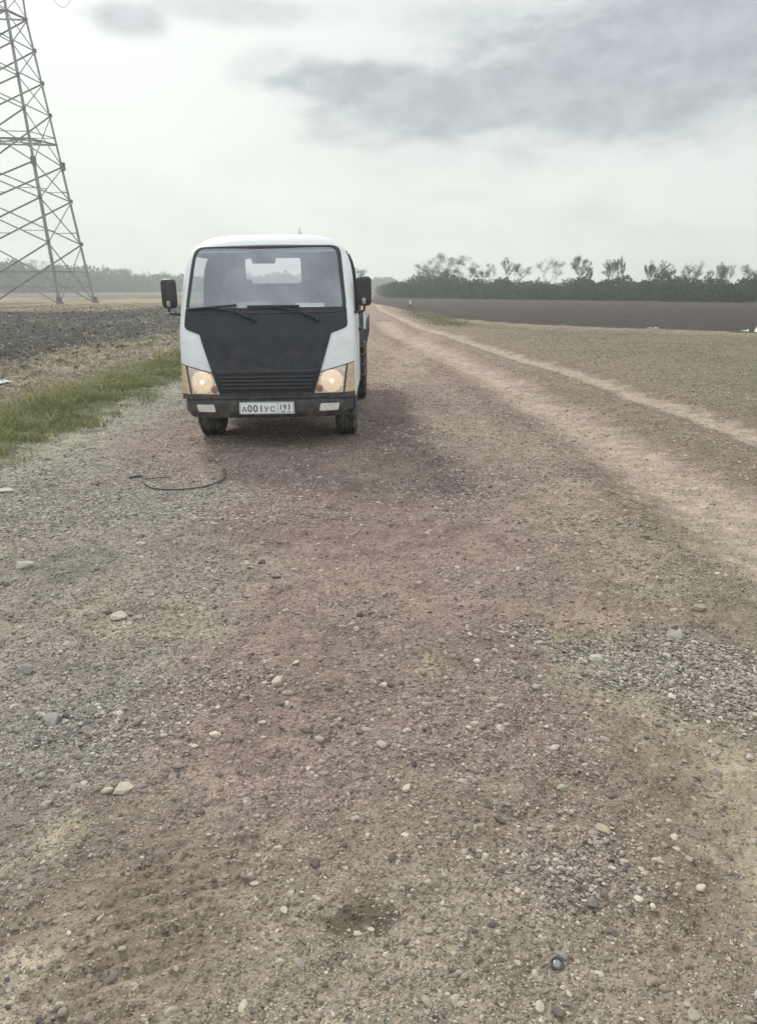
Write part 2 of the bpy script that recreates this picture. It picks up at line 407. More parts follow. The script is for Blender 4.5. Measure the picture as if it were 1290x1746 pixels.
a_ = idx[:-1, :]; b_ = np.roll(idx, -1, 1)[:-1, :]; c_ = np.roll(idx, -1, 1)[1:, :]; d_ = idx[1:, :]
FQ = np.stack([a_, b_, c_, d_], -1).reshape(-1, 4)
gme = npmesh('ground', np.stack([GX, GY, GZ], -1).reshape(-1, 3), FQ[:, ::-1], GC.reshape(-1, 3), True)

def ground_mat():
    m = bpy.data.materials.new('ground_dirt'); m.use_nodes = True; t = m.node_tree; q = G(t); b = t.nodes['Principled BSDF']
    co = q.node('ShaderNodeTexCoord').outputs['Object']
    col = q.node('ShaderNodeAttribute', attribute_name='gcol').outputs['Color']
    wv = q.node('ShaderNodeVectorMath', operation='ADD')
    nz = q.node('ShaderNodeTexNoise'); q.put(nz.inputs['Vector'], co); nz.inputs['Scale'].default_value = 60
    sc2 = q.node('ShaderNodeVectorMath', operation='SCALE'); q.put(sc2.inputs[0], nz.outputs['Color']); sc2.inputs['Scale'].default_value = .012
    q.put(wv.inputs[0], co); q.put(wv.inputs[1], sc2.outputs[0])
    hs = []
    for s, lo, hi in ((48, .55, 1.45), (105, .55, 1.5), (20, .75, 1.25)):
        v = q.node('ShaderNodeTexVoronoi'); q.put(v.inputs['Vector'], wv.outputs[0]); v.inputs['Scale'].default_value = s
        sp_ = q.node('ShaderNodeSeparateColor'); q.put(sp_.inputs[0], v.outputs['Color'])
        pres = q.ss(sp_.outputs[1], .35, .55)
        dm = q.ss(v.outputs['Distance'], .62, .15)
        k = q.m('ADD', 1.0, q.m('MULTIPLY', q.m('MULTIPLY', pres, dm), q.ss(sp_.outputs[0], 0, 1, lo - 1, hi - 1)))
        cc = q.node('ShaderNodeCombineColor'); [q.put(cc.inputs[i], k) for i in range(3)]
        col = q.mix(1.0, col, cc.outputs[0], 'MULTIPLY')
        hs.append(q.m('MULTIPLY', q.m('MULTIPLY', dm, pres), {48: .010, 105: .005, 20: .012}[s]))
    n = q.noise(co, 170, 4, .7)
    k = q.ss(n, .25, .75, .78, 1.22); cc = q.node('ShaderNodeCombineColor'); [q.put(cc.inputs[i], k) for i in range(3)]
    col = q.mix(1.0, col, cc.outputs[0], 'MULTIPLY')
    n5 = q.noise(co, 5.5, 8, .72); k = q.ss(n5, .3, .7, .72, 1.26); cc = q.node('ShaderNodeCombineColor'); [q.put(cc.inputs[i], k) for i in range(3)]
    col = q.mix(1.0, col, cc.outputs[0], 'MULTIPLY')
    q.put(b.inputs['Base Color'], col); b.inputs['Roughness'].default_value = .92; b.inputs['Specular IOR Level'].default_value = .2
    h = q.m('ADD', q.m('ADD', hs[0], hs[1]), q.m('ADD', hs[2], q.m('MULTIPLY', n, .005)))
    bn = q.node('ShaderNodeBump'); bn.inputs['Distance'].default_value = 1.0; bn.inputs['Strength'].default_value = .8; q.put(bn.inputs['Height'], h)
    t.links.new(bn.outputs[0], b.inputs['Normal']); return m
tag(obj('ground', gme, ground_mat()), kind='structure')

# ------------------------------------------------------------------ loose gravel (uncountable) and stones
def ico(sub):
    bm = bmesh.new(); bmesh.ops.create_icosphere(bm, subdivisions=sub, radius=1.0); bm.verts.ensure_lookup_table()
    V = np.array([v.co[:] for v in bm.verts]); Fc = np.array([[v.index for v in f.verts] for f in bm.faces]); bm.free(); return V, Fc
def stones(P, S, Cc, sub, nvar=24, ang=.25, seed=1):
    rg = np.random.default_rng(seed); V0, F0 = ico(sub)
    vars_ = []
    for i in range(nvar):
        v = V0.copy()
        for _ in range(5 if sub < 3 else 11):                        # flatten random facets for a broken-pebble look
            nrm = rg.normal(size=3); nrm /= np.linalg.norm(nrm); dd = v @ nrm; lim = rg.uniform(.48, .88)
            v -= np.outer(np.maximum(dd - lim, 0) * .9, nrm)
        v *= 1 + rg.normal(size=(len(v), 1)) * (.10 if sub == 1 else .03)
        v *= np.array([rg.uniform(.9, 1.35), rg.uniform(.7, 1.0), rg.uniform(.4, .75)]); vars_.append(v)
    vars_ = np.array(vars_); n = len(P); k = rg.integers(0, nvar, n)
    v = vars_[k] * S[:, None, None]
    az_ = rg.uniform(0, 2 * math.pi, n); ti = rg.normal(0, ang, n)
    c, s = np.cos(ti)[:, None], np.sin(ti)[:, None]; y_, z_ = v[..., 1] * c - v[..., 2] * s, v[..., 1] * s + v[..., 2] * c
    c, s = np.cos(az_)[:, None], np.sin(az_)[:, None]; x_ = v[..., 0] * c - y_ * s; y2 = v[..., 0] * s + y_ * c
    W = np.stack([x_, y2, z_], -1) + P[:, None, :]
    nv = len(V0); Fa = (F0[None] + (np.arange(n) * nv)[:, None, None]).reshape(-1, 3)
    return W.reshape(-1, 3), Fa, np.repeat(Cc, nv, 0)
def stone_col(n, base):
    rg = np.random.default_rng(n)
    pal = np.array([srgb(178, 172, 160), srgb(160, 152, 140), srgb(140, 134, 124), srgb(150, 128, 116), srgb(118, 104, 98), srgb(196, 190, 176), srgb(136, 133, 127), srgb(98, 92, 88)]) * .85
    k = rg.choice(8, n, p=[.16, .2, .2, .12, .1, .06, .1, .06])
    c = pal[k] * rg.uniform(.85, 1.12, (n, 1))
    return (c * .6 + .4 * c.mean(1, keepdims=True)) * .55 + c.mean(1, keepdims=True) * base / base.mean(1, keepdims=True) * .45
def gravel_density(x, y):
    n = fbm(x, y, 1.3, 4, 201); n2 = fbm(x, y, 4, 3, 205)
    dns = .35 + 1.0 * sstep(.40, .62, n) + .5 * sstep(.5, .7, n2)
    cx, cy = gpt(1140, 1150); dns += 3.2 * np.exp(-(np.hypot((x - cx) / .48, (y - cy) / .34) ** 3))
    cx, cy = gpt(960, 1110); dns += 1.6 * np.exp(-(np.hypot((x - cx) / .30, (y - cy) / .22) ** 3))
    cx, cy = gpt(1240, 1240); dns += 2.0 * np.exp(-(np.hypot((x - cx) / .22, (y - cy) / .16) ** 3))
    dns += 1.0 * sstep(-.2, -.8, x + .08 * y) * sstep(1.6, 2.2, y) * sstep(8, 5, y)
    cx, cy = gpt(200, 1240); dns += 1.2 * np.exp(-(np.hypot((x - cx) / .30, (y - cy) / .3) ** 3))
    cx, cy = gpt(960, 1480); dns += 1.2 * np.exp(-(np.hypot((x - cx) / .16, (y - cy) / .22) ** 3))
    dns *= .35 + .65 * sstep(1.75, 2.5, y)
    cx, cy = gpt(608, 1568); dns *= 1 - .95 * np.exp(-(np.hypot((x - cx) / .07, (y - cy) / .065) ** 6))
    for T, w in ((TRA, .35), (TRB, .55), (TRC, .33)): dns *= 1 - .85 * np.exp(-(seg_dist(x, y, T) / w) ** 4)
    cx, cy = gpt(240, 1560); dns *= 1 - .8 * np.exp(-(np.hypot((x - cx) / .28, (y - cy) / .35) ** 4))
    dns *= 1 - .9 * sstep(-3.3, -3.8, x); dns *= 1 - .6 * sstep(6, 9, x)
    return dns
def scatter(n, r0, r1, s0, s1, pw, seed, sub):
    rg = np.random.default_rng(seed)
    t = rg.uniform(size=n * 5)
    r = r0 * (r1 / r0) ** t; a = rg.uniform(R(-34), R(34), n * 5)
    x, y = r * np.sin(a), r * np.cos(a)
    p = gravel_density(x, y); keep = rg.uniform(size=n * 5) < p / 3.0
    x, y, r = x[keep][:n], y[keep][:n], r[keep][:n]; n = len(x)
    s = s0 * (s1 / s0) ** (rg.uniform(size=n) ** pw) * np.clip((r / 3.0) ** .35, .75, 2.2)
    z = height(x, y) - s * .02
    return stones(np.stack([x, y, z], -1), s, stone_col(n, ground_color(x, y)), sub, seed=seed)
def heap(n, spots, s0, s1, seed):
    rg = np.random.default_rng(seed); X_, Y_ = [], []
    for px, py, rx, ry, k in spots:
        cx, cy = gpt(px, py); m = int(n * k); X_.append(cx + rg.normal(0, rx, m)); Y_.append(cy + rg.normal(0, ry, m))
    x, y = np.concatenate(X_), np.concatenate(Y_); m = fbm(x, y, 5, 3, seed) > .40; x, y = x[m], y[m]; s_ = s0 * (s1 / s0) ** (rg.uniform(size=len(x)) ** 1.6)
    return stones(np.stack([x, y, height(x, y) + s_ * rg.uniform(-.1, .5, len(x))], -1), s_, stone_col(len(x), ground_color(x, y)) * 1.06, 1, seed=seed)
parts_ = [scatter(42000, 5, 30, .0065, .0145, 1.7, 321, 1), heap(9000, [(1010, 1120, .10, .09, .22), (1150, 1140, .20, .13, .45), (1250, 1190, .11, .10, .25), (900, 1085, .07, .06, .08)], .0045, .0115, 311), heap(3200, [(200, 1230, .16, .14, .5), (380, 1180, .12, .1, .2), (960, 1470, .10, .10, .3)], .004, .0105, 312), scatter(210000, 1.15, 16, .0020, .0055, 1.3, 301, 1), scatter(40000, 1.2, 18, .005, .0115, 2.4, 302, 1), scatter(2600, 1.3, 20, .011, .021, 2.4, 303, 2)]
V = []; Fc = []; Cl = []; o_ = 0
for v, f, c in parts_: V.append(v); Fc.append(f + o_); Cl.append(c); o_ += len(v)
M_stone = pmat('stone', (.4, .38, .34), .88, var=.12, scale=90, attr=True, bump=.001, spec=.3)
go = obj('gravel', npmesh('gravel', np.concatenate(V), np.concatenate(Fc), np.concatenate(Cl), False), M_stone)
tag(go, 'loose grey and tan gravel strewn over the dirt track', 'gravel', kind='stuff')

STN = [ # px, py, width px, colour, label
 (42, 970, 30, (190, 184, 170), 'pale flat stone at the far left edge of the gravel, level with the pale pair'),
 (204, 1060, 32, (198, 190, 174), 'cream oval stone on grey gravel left of the reddish strip'),
 (48, 1150, 36, (150, 150, 142), 'grey wedge stone near the left frame edge with darker underside'),
 (90, 1238, 44, (158, 156, 150), 'largest blue grey stone, pointed to the left, among grey gravel'),
 (212, 1353, 46, (186, 178, 162), 'broad whitish flat slab of stone above the tyre tread print'),
 (367, 1265, 22, (206, 196, 176), 'small bright cream stone right of the large blue grey one'),
 (330, 1283, 18, (200, 190, 172), 'little leaning pale stone beside the bright cream stone'),
 (615, 1055, 18, (92, 76, 70), 'dark red brown stone alone in the reddish middle of the road'),
 (421, 960, 16, (196, 186, 172), 'paler upper stone of a close pair in front of the truck'),
 (446, 958, 18, (120, 104, 98), 'brown stone beside a pale one in front of the truck'),
 (427, 971, 13, (204, 192, 176), 'small cream stone just below the brown and pale pair'),
 (1190, 1047, 30, (165, 155, 138), 'flat tan stone with a dark edge at the right above the gravel heap'),
 (1153, 1092, 34, (172, 168, 156), 'long smooth grey stone on the top rim of the gravel heap'),
 (1018, 1122, 30, (186, 180, 164), 'rounded pale stone standing out on the left part of the gravel heap'),
 (1145, 1182, 17, (214, 208, 196), 'white chip of stone on the lower edge of the gravel heap'),
 (877, 1086, 14, (180, 174, 160), 'small pale stone at the left tip of the gravel heap'),
 (474, 1177, 26, (186, 180, 164), 'flat pale stone, lowest of the group in mid road'),
 (505, 1142, 16, (196, 190, 174), 'round cream stone, highest of the group in mid road'),
 (462, 1168, 14, (176, 168, 154), 'small grey pebble left in the group in mid road'),
 (820, 1420, 28, (150, 142, 124), 'upright tan stone casting a small shadow right of centre'),
 (850, 1408, 22, (104, 98, 84), 'dark stone behind the upright tan stone'),
 (650, 1278, 24, (188, 180, 166), 'pale stone at the centre of the picture below the reddish strip'),
 (798, 1249, 15, (196, 188, 170), 'little squarish cream stone left of its flat neighbour'),
 (852, 1258, 20, (180, 174, 160), 'flat cream stone right of its squarish neighbour'),
 (1008, 1545, 26, (126, 122, 120), 'angular grey stone with sharp broken faces near the bottle cap'),
 (732, 880, 28, (156, 142, 134), 'dusty stone sunk in the road right of the truck shadow'),
 (10, 848, 26, (196, 190, 176), 'pale stone at the left frame edge below the green verge'),
 (730, 1592, 18, (172, 166, 148), 'small blocky stone right of the damp spot'),
 (955, 1352, 20, (166, 162, 144), 'round olive grey stone below the gravel heap'),
 (1026, 1429, 26, (174, 168, 148), 'smooth oval stone right of the upright tan stone'),
 (826, 1469, 12, (200, 194, 178), 'tiny cream pebble just below the upright tan stone'),
 (690, 1433, 14, (204, 198, 184), 'upright white chip left of the upright tan stone'),
 (632, 1596, 16, (190, 184, 164), 'pale pebble lying in the damp dark spot'),
 (950, 1645, 14, (186, 182, 170), 'pale pebble behind the bottle cap'),
 (496, 1525, 14, (200, 194, 176), 'lone bright pebble on plain dirt left of the damp spot'),
]
for i, (px, py, w, col, lab) in enumerate(STN):
    x, y = gpt(px, py); u, yy, zz = ray(px, py); D = y / yy
    s = w * D / F_PX / 2.15
    v, f, c = stones(np.zeros((1, 3)), np.array([s]), np.array([srgb(*col, .82)]), 1 if i == 24 else 3, 1, .12, 400 + i)
    if i == 24: v = v * np.array([1, 1, 1.5])
    if i == 4: v = v * np.array([1, 1, .35])
    z = float(height(np.array([x]), np.array([y]))[0])
    o = obj('stone', npmesh('stone', v, f, c, False), M_stone); o.location = (x, y, z + s * .16)
    tag(o, lab, 'stone', 'larger stones lying on the dirt road')

# ------------------------------------------------------------------ grass, straw
def blades(n, x, y, h, w, lean, col, seed):
    rg = np.random.default_rng(seed); z = height(x, y) - .005
    a = rg.uniform(0, 2 * math.pi, n); L = h * lean * rg.uniform(.3, 1.6, n)
    dx, dy = np.cos(a), np.sin(a); b = rg.uniform(0, 2 * math.pi, n); wx, wy = np.cos(b) * w, np.sin(b) * w
    P = np.stack([x, y, z], -1)
    p0 = P + np.stack([wx, wy, 0 * x], -1); p1 = P - np.stack([wx, wy, 0 * x], -1)
    M_ = P + np.stack([dx * L * .35, dy * L * .35, h * .6], -1)
    p2 = M_ - np.stack([wx, wy, 0 * x], -1) * .7; p3 = M_ + np.stack([wx, wy, 0 * x], -1) * .7
    T_ = P + np.stack([dx * L, dy * L, h * np.clip(1 - lean * .25, .35, 1)], -1)
    p4 = T_ + np.stack([wx, wy, 0 * x], -1) * .12; p5 = T_ - np.stack([wx, wy, 0 * x], -1) * .12
    Vv = np.stack([p0, p1, p2, p3, p4, p5], 1).reshape(-1, 3); k = np.arange(n)[:, None] * 6
    Ff = np.concatenate([k + np.array([[0, 1, 2, 3]]), k + np.array([[3, 2, 5, 4]])])
    return Vv, Ff, np.repeat(col, 6, 0)
def leafmat(name, k=.35):
    m = bpy.data.materials.new(name); m.use_nodes = True; t = m.node_tree; t.nodes.clear(); q = G(t)
    col = q.node('ShaderNodeAttribute', attribute_name='gcol').outputs['Color']
    df = q.node('ShaderNodeBsdfDiffuse'); q.put(df.inputs[0], col); tl = q.node('ShaderNodeBsdfTranslucent'); q.put(tl.inputs[0], col)
    mx = q.node('ShaderNodeMixShader'); mx.inputs[0].default_value = k; t.links.new(df.outputs[0], mx.inputs[1]); t.links.new(tl.outputs[0], mx.inputs[2])
    o = q.node('ShaderNodeOutputMaterial'); t.links.new(mx.outputs[0], o.inputs[0]); return m
M_leaf = leafmat('leaf'); M_grass = leafmat('grass_blade', .4)
def pick(rg, n, cols, p, v=.25):
    c = np.array(cols)[rg.choice(len(cols), n, p=p)]; return c * rg.uniform(1 - v, 1 + v, (n, 1))
def logy(rg, n, y0, y1): return y0 * (y1 / y0) ** rg.uniform(size=n)
rg = np.random.default_rng(51)
n = 120000
y = logy(rg, n, 4.6, 60); x = rg.uniform(-5.6, -3.15, n)
m = rg.uniform(size=n) < (sstep(-3.2, -3.7, x + (fbm(x, y, 2.2, 4, 301) - .5) * .9) * sstep(-5.3, -4.1, x + (fbm(x, y, 1.5, 3, 305) - .5) * .8) * (.12 + 1.0 * sstep(.38, .62, fbm(x, y, 3, 4, 303))))
x, y = x[m], y[m]; n = len(x)
g1 = [srgb(112, 124, 82) , srgb(128, 134, 94), srgb(94, 110, 72), srgb(150, 146, 104), srgb(168, 156, 118)]
mixy = sstep(-3.9, -4.9, x + (fbm(x, y, 1.2, 3, 309) - .5) * 1.6)
cA = pick(rg, n, g1, [.34, .3, .2, .1, .06]); cB = pick(rg, n, g1, [.12, .2, .08, .3, .3]); sel = rg.uniform(size=n) < mixy
v, f, c = blades(n, x, y, rg.uniform(.03, .11, n) * (.5 + 1.1 * fbm(x, y, 2.5, 3, 307)), np.clip(.0028 * y / 7, .0028, .012), 1.0, np.where(sel[:, None], cB, cA) * .95, 52)
tag(obj('grass', npmesh('grass', v, f, c), M_grass), 'short green grass along the left edge of the dirt road', 'grass', kind='stuff')
n = 120000
y = logy(rg, n, 7, 70); x = rg.uniform(-11.5, -4.6, n)
dn = sstep(-4.6, -5.3, x) * (1 - .93 * sstep(-6.9, -8.8, x + (fbm(x, y, 1.2, 3, 315) - .5) * 2.5 - (y - 16) * .03)) * (.12 + 1.5 * sstep(.46, .58, fbm(x, y, 5.5, 4, 311)))
m = rg.uniform(size=n) < dn; x, y = x[m], y[m]; n = len(x)
cA = pick(rg, n, [srgb(192, 184, 164), srgb(166, 158, 140), srgb(136, 128, 112), srgb(116, 116, 90), srgb(98, 84, 74)], [.42, .26, .14, .08, .10])
v, f, c = blades(n, x, y, rg.uniform(.02, .10, n), np.clip(.0045 * y / 9, .0045, .015), 1.8, cA * 1.05, 53)
tag(obj('straw_stubble', npmesh('straw_stubble', v, f, c), M_grass), 'pale dry straw and stubble between the green verge and the black field', 'straw', kind='stuff')
# clods
n = 26000
y = logy(rg, n, 8, 70); x = rg.uniform(-30, -5.2, n)
m = (x > -.62 * y - 1.5) & (rg.uniform(size=n) < .25 + sstep(-6, -9, x)); x, y = x[m], y[m]; n = len(x)
s = (.008 + .04 * rg.uniform(size=n) ** 2.2) * np.clip((y / 12) ** .5, .8, 1.8)
cc_ = pick(rg, n, [srgb(64, 62, 58), srgb(84, 80, 74), srgb(118, 110, 100), srgb(160, 152, 136)], [.34, .28, .2, .18]) * .95
v, f, c = stones(np.stack([x, y, height(x, y) + s * .2], -1), s, cc_, 1, seed=54)
tag(obj('soil_clods', npmesh('soil_clods', v, f, c), M_stone), 'black broken soil clods covering the ploughed field on the left', 'soil clods', kind='stuff')
n = 70000
y = logy(rg, n, 6.5, 40); x = rg.uniform(2.2, 22, n)
dn = sstep(2.4, 5.5, x + (fbm(x, y, .9, 3, 321) - .5) * 3) * sstep(.5, -2, y - edge_y(x)) * (.15 + sstep(.42, .62, fbm(x, y, 1.3, 4, 323)))
for T in (TRA, TRB): dn = dn * sstep(.3, .6, seg_dist(x, y, T))
m = (rg.uniform(size=n) < dn) & (x < .55 * y + 1); x, y = x[m], y[m]; n = len(x)
cA = pick(rg, n, [srgb(110, 114, 84), srgb(128, 122, 98), srgb(150, 140, 116)], [.45, .3, .25])
v, f, c = blades(n, x, y, rg.uniform(.012, .05, n), np.clip(.003 * y / 8, .003, .010), 1.3, cA * .8, 55)
tag(obj('low_weeds', npmesh('low_weeds', v, f, c), M_grass), 'thin low weeds growing over the trodden ground right of the wheel tracks', 'weeds', kind='stuff')
n = 2500
y = logy(rg, n, 33, 60); x = 2.6 + (50 - y) * .04 + rg.normal(0, .55, n)
cA = pick(rg, n, [srgb(112, 114, 84), srgb(126, 124, 94), srgb(150, 140, 110)], [.5, .3, .2])
v, f, c = blades(n, x, y, rg.uniform(.02, .08, n), np.full(n, .02), .8, cA * .8, 56)
tag(obj('roadside_grass', npmesh('roadside_grass', v, f, c), M_grass), 'green grass tongue between the far road and the dark right field', 'grass', kind='stuff')

def sprig(px, py, h, spread, n, col, label, seed):
    rg = np.random.default_rng(seed); x0, y0 = gpt(px, py); bm = bmesh.new()
    for i in range(n):
        a = rg.uniform(0, 6.28); L = h * rg.uniform(.6, 1.1); s = spread * rg.uniform(.4, 1.2)
        pts = [(math.cos(a) * s * h * t ** 1.4, math.sin(a) * s * h * t ** 1.4, L * t) for t in (0, .35, .7, 1)]
        tube(bm, pts, [.004, .0035, .0025, .001], 5)
        for t in (.5, .72, .9):
            p = Vector((math.cos(a) * s * h * t ** 1.4, math.sin(a) * s * h * t ** 1.4, L * t)); b = rg.uniform(0, 6.28)
            q = Vector((math.cos(b), math.sin(b), .5)) * h * .16; w = Vector((-math.sin(b), math.cos(b), 0)) * h * .03
            bm.faces.new([bm.verts.new(p), bm.verts.new(p + q * .5 + w), bm.verts.new(p + q), bm.verts.new(p + q * .5 - w)])
    o = bobj('weed_plant', bm, pmat('dry_sprig', col, .85, var=.2, scale=30), recalc=False)
    o.location = (x0, y0, float(height(np.array([x0]), np.array([y0]))[0])); tag(o, label, 'weed plant')
sprig(88, 722, .13, .9, 5, tuple(srgb(176, 172, 138)), 'pale forked dry weed standing up from the green verge', 61)
sprig(128, 693, .10, .5, 6, tuple(srgb(176, 172, 138)), 'bleached seed head clump further along the green verge', 62)

# ------------------------------------------------------------------ things lying on the ground
def on_ground(px, py, up=0):
    x, y = gpt(px, py); return Vector((x, y, float(height(np.array([x]), np.array([y]))[0]) + up))
bm = bmesh.new()
pp = [(222, 820), (236, 816), (246, 817), (248, 826), (262, 833), (290, 836), (320, 835), (350, 831), (372, 825), (384, 817), (384, 808), (380, 800)]
cr = [on_ground(*p, .012) for p in pp]
def catmull(P, k=6):
    P = [P[0]] + P + [P[-1]]; o = []
    for i in range(1, len(P) - 2):
        for j in range(k):
            t = j / k; a, b, c, d_ = P[i - 1], P[i], P[i + 1], P[i + 2]
            o.append(.5 * ((2 * b) + (c - a) * t + (2 * a - 5 * b + 4 * c - d_) * t * t + (3 * b - a - 3 * c + d_) * t ** 3))
    return o + [P[-2]]
tube(bm, catmull(cr), .0075, 8)
cr = [on_ground(*p, .014) for p in [(246, 821), (262, 820), (278, 818), (291, 817)]]
tube(bm, catmull(cr), .005, 8)
o = bobj('rubber_hose', bm, M_hose, None, True); tag(o, 'thin black rubber hose curled in an open loop on the road before the truck', 'hose')

cp = on_ground(948, 1652, .004)
capr = empty('bottle_cap', cp, label='small dark round cap with a glassy centre lying near the bottom of the picture', cat='bottle cap')
capr.rotation_euler = (R(14), R(-6), 0)
bm = bmesh.new(); lathe(bm, [(0, .010), (0, .0145), (.007, .0155), (.0085, .0145), (.0075, .0125), (.003, .0115)], 'z', seg=36); bobj('cap_rim', bm, pmat('cap_dark', (.05, .055, .05), .4, coat=.3), capr, True)
bm = bmesh.new(); lathe(bm, [(.002, .0115), (.005, .010), (.0065, .006), (.007, .0015)], 'z', seg=28); bobj('cap_disc', bm, pmat('cap_disc', (.20, .22, .19), .15, coat=1.0), capr, True)

mk = empty('marker_post', on_ground(699, 524), label='tiny white marker post with dark foot beside the far road', cat='marker post')
bm = bmesh.new(); box(bm, (0, 0, .42), (.13, .08, .36), .02); bobj('post_top', bm, pmat('post_white', (.78, .78, .76), .6), mk)
bm = bmesh.new(); box(bm, (0, 0, .11), (.16, .06, .24), .01); bobj('post_foot', bm, M_dark, mk)
# white tarpaulin-like slab at the right frame edge
wp = on_ground(1300, 566)
bm = bmesh.new()
prof = [(-.20, 0), (-.17, .07), (.0, .40), (.06, .47), (.5, .55), (1.1, .50), (1.25, .40), (1.45, 0)]
rings = []
for yy in (-.35, -.3, .3, .35):
    k = .94 if abs(yy) > .32 else 1.0
    rings.append([bm.verts.new((px_ * k + .3 * (1 - k), yy, pz * k)) for px_, pz in prof])
for a, b in zip(rings, rings[1:]):
    for i in range(len(prof)): j = (i + 1) % len(prof); bm.faces.new((a[i], a[j], b[j], b[i]))
bm.faces.new(rings[0][::-1]); bm.faces.new(rings[-1])
o = bobj('white_sack', bm, pmat('white_sack', (.72, .72, .71), .8, var=.1, scale=5)); o.location = wp
tag(o, 'large white sloping sack cut by the right frame edge at the field border', 'sack')
def scrap(px, py, w, l, col, label, seed):
    rg = np.random.default_rng(seed); bm = bmesh.new(); bmesh.ops.create_grid(bm, x_segments=7, y_segments=5, size=.5)
    for v in bm.verts:
        v.co.x *= w * (1 + rg.normal(0, .08)); v.co.y *= l * (1 + rg.normal(0, .08)); v.co.z = abs(rg.normal(0, .18)) * min(w, l)
    ge = bmesh.ops.extrude_face_region(bm, geom=bm.faces[:])
    for v in [e for e in ge['geom'] if isinstance(e, bmesh.types.BMVert)]: v.co.z += .004
    o = bobj('plastic_scrap', bm, pmat('scrap%d' % seed, col, .5, coat=.2)); o.location = on_ground(px, py, .01); tag(o, label, 'litter')
scrap(8, 660, .24, .16, (.72, .72, .72), 'crumpled white plastic scrap at the left frame edge above the green verge', 71)
scrap(1270, 565, .24, .18, (.7, .7, .68), 'white litter scrap just left of the large white sack', 72)
scrap(1106, 561, .17, .14, (.62, .60, .56), 'left one of two pale litter bits on the field border', 73)
scrap(1117, 561, .17, .14, (.62, .60, .56), 'right one of two pale litter bits on the field border', 74)

# ------------------------------------------------------------------ truck
TX, TY = -1.065, 7.25
truck = empty('light_truck', (TX, TY, 0), label='white light flatbed truck with black front cover and headlights on, facing the viewer', cat='truck')
truck.rotation_euler = (0, R(-.8), 0)
ZB, ZT, MM, NN, RR_ = .50, 2.035, 5.0, 3.4, .23
def f0(z): return float(np.interp(z, [.30, .50, .75, 1.05, 1.20, 1.30, 1.90, 2.06], [.06, .06, .075, .12, .165, .205, .50, .60]))
def hw(z): return float(np.interp(z, [.5, 1.15, 1.9, 2.06], [.855, .855, .825, .81]))
def rho(x, z):
    tx = abs(x) / hw(z); tz = max(0, (z - 1.20) / (ZT - 1.20)); return (tx ** MM + tz ** MM) ** (1 / MM)
def FR(x, z):
    r = min(rho(x, z), 1.0); return f0(z) + RR_ * (1 - (1 - r ** NN) ** (1 / NN))
def rpoly(corners, rad, k=6):
    out = []; n = len(corners)
    for i in range(n):
        p = Vector(corners[i]); a = (Vector(corners[i - 1]) - p).normalized(); b = (Vector(corners[(i + 1) % n]) - p).normalized()
        p0, p1 = p + a * rad, p + b * rad
        for j in range(k + 1):
            t = j / k; out.append(((1 - t) ** 2) * p0 + 2 * t * (1 - t) * p + t * t * p1)
    return out
def densify(P, d=.05):
    out = []
    for a, b in zip(P, P[1:] + P[:1]):
        n = max(1, int((b - a).length / d)); out += [a.lerp(b, i / n) for i in range(n)]
    return out
WIN = densify(rpoly([(-.765, 1.30), (.765, 1.30), (.70, 1.915), (-.70, 1.915)], .09))
WC = Vector((0, 1.60))
def outline_r(d_):
    lo, hi = .2, 2.0
    for _ in range(40):
        m_ = (lo + hi) / 2; p = WC + d_ * m_
        if p.y < ZB or (p.y >= ZB and rho(p.x, p.y) > 1): hi = m_
        else: lo = m_
    return lo
# rays of the front skin pass through the window loop; extra points near the bottom corners
loop = list(WIN)
dirs = [(p - WC) for p in loop]
angs = sorted([(math.atan2(v.y, v.x), v.length, v.normalized()) for v in dirs] , key=lambda q: q[0])
extra = [math.atan2(ZB - WC.y, s_ * .855 * .9999) for s_ in (-1, 1)]
def win_r(a):
    xs = [q[0] for q in angs]; ls = [q[1] for q in angs]
    return float(np.interp(a, [xs[-1] - 2 * math.pi] + xs + [xs[0] + 2 * math.pi], [ls[-1]] + ls + [ls[0]]))
AN = sorted(set([q[0] for q in angs] + extra + list(np.linspace(-math.pi, math.pi, 140, endpoint=False))))
AN = [a for i, a in enumerate(AN) if i == 0 or a - AN[i - 1] > 1e-4]
ST = [math.sin(math.pi / 2 * i / 26) for i in range(27)]
bm = bmesh.new(); rows = []
OUT = []
for a in AN:
    d_ = Vector((math.cos(a), math.sin(a))); r0 = win_r(a); r1 = outline_r(d_)
    row = []
    for s_ in ST:
        p = WC + d_ * (r0 + (r1 - r0) * s_); row.append(bm.verts.new((p.x, FR(p.x, p.y) if s_ < 1 else f0(p.y) + RR_, p.y)))
    OUT.append(WC + d_ * r1); rows.append(row)
for i in range(len(rows)):
    a, b = rows[i], rows[(i + 1) % len(rows)]
    for k in range(len(ST) - 1): bm.faces.new((a[k], b[k], b[k + 1], a[k + 1]))
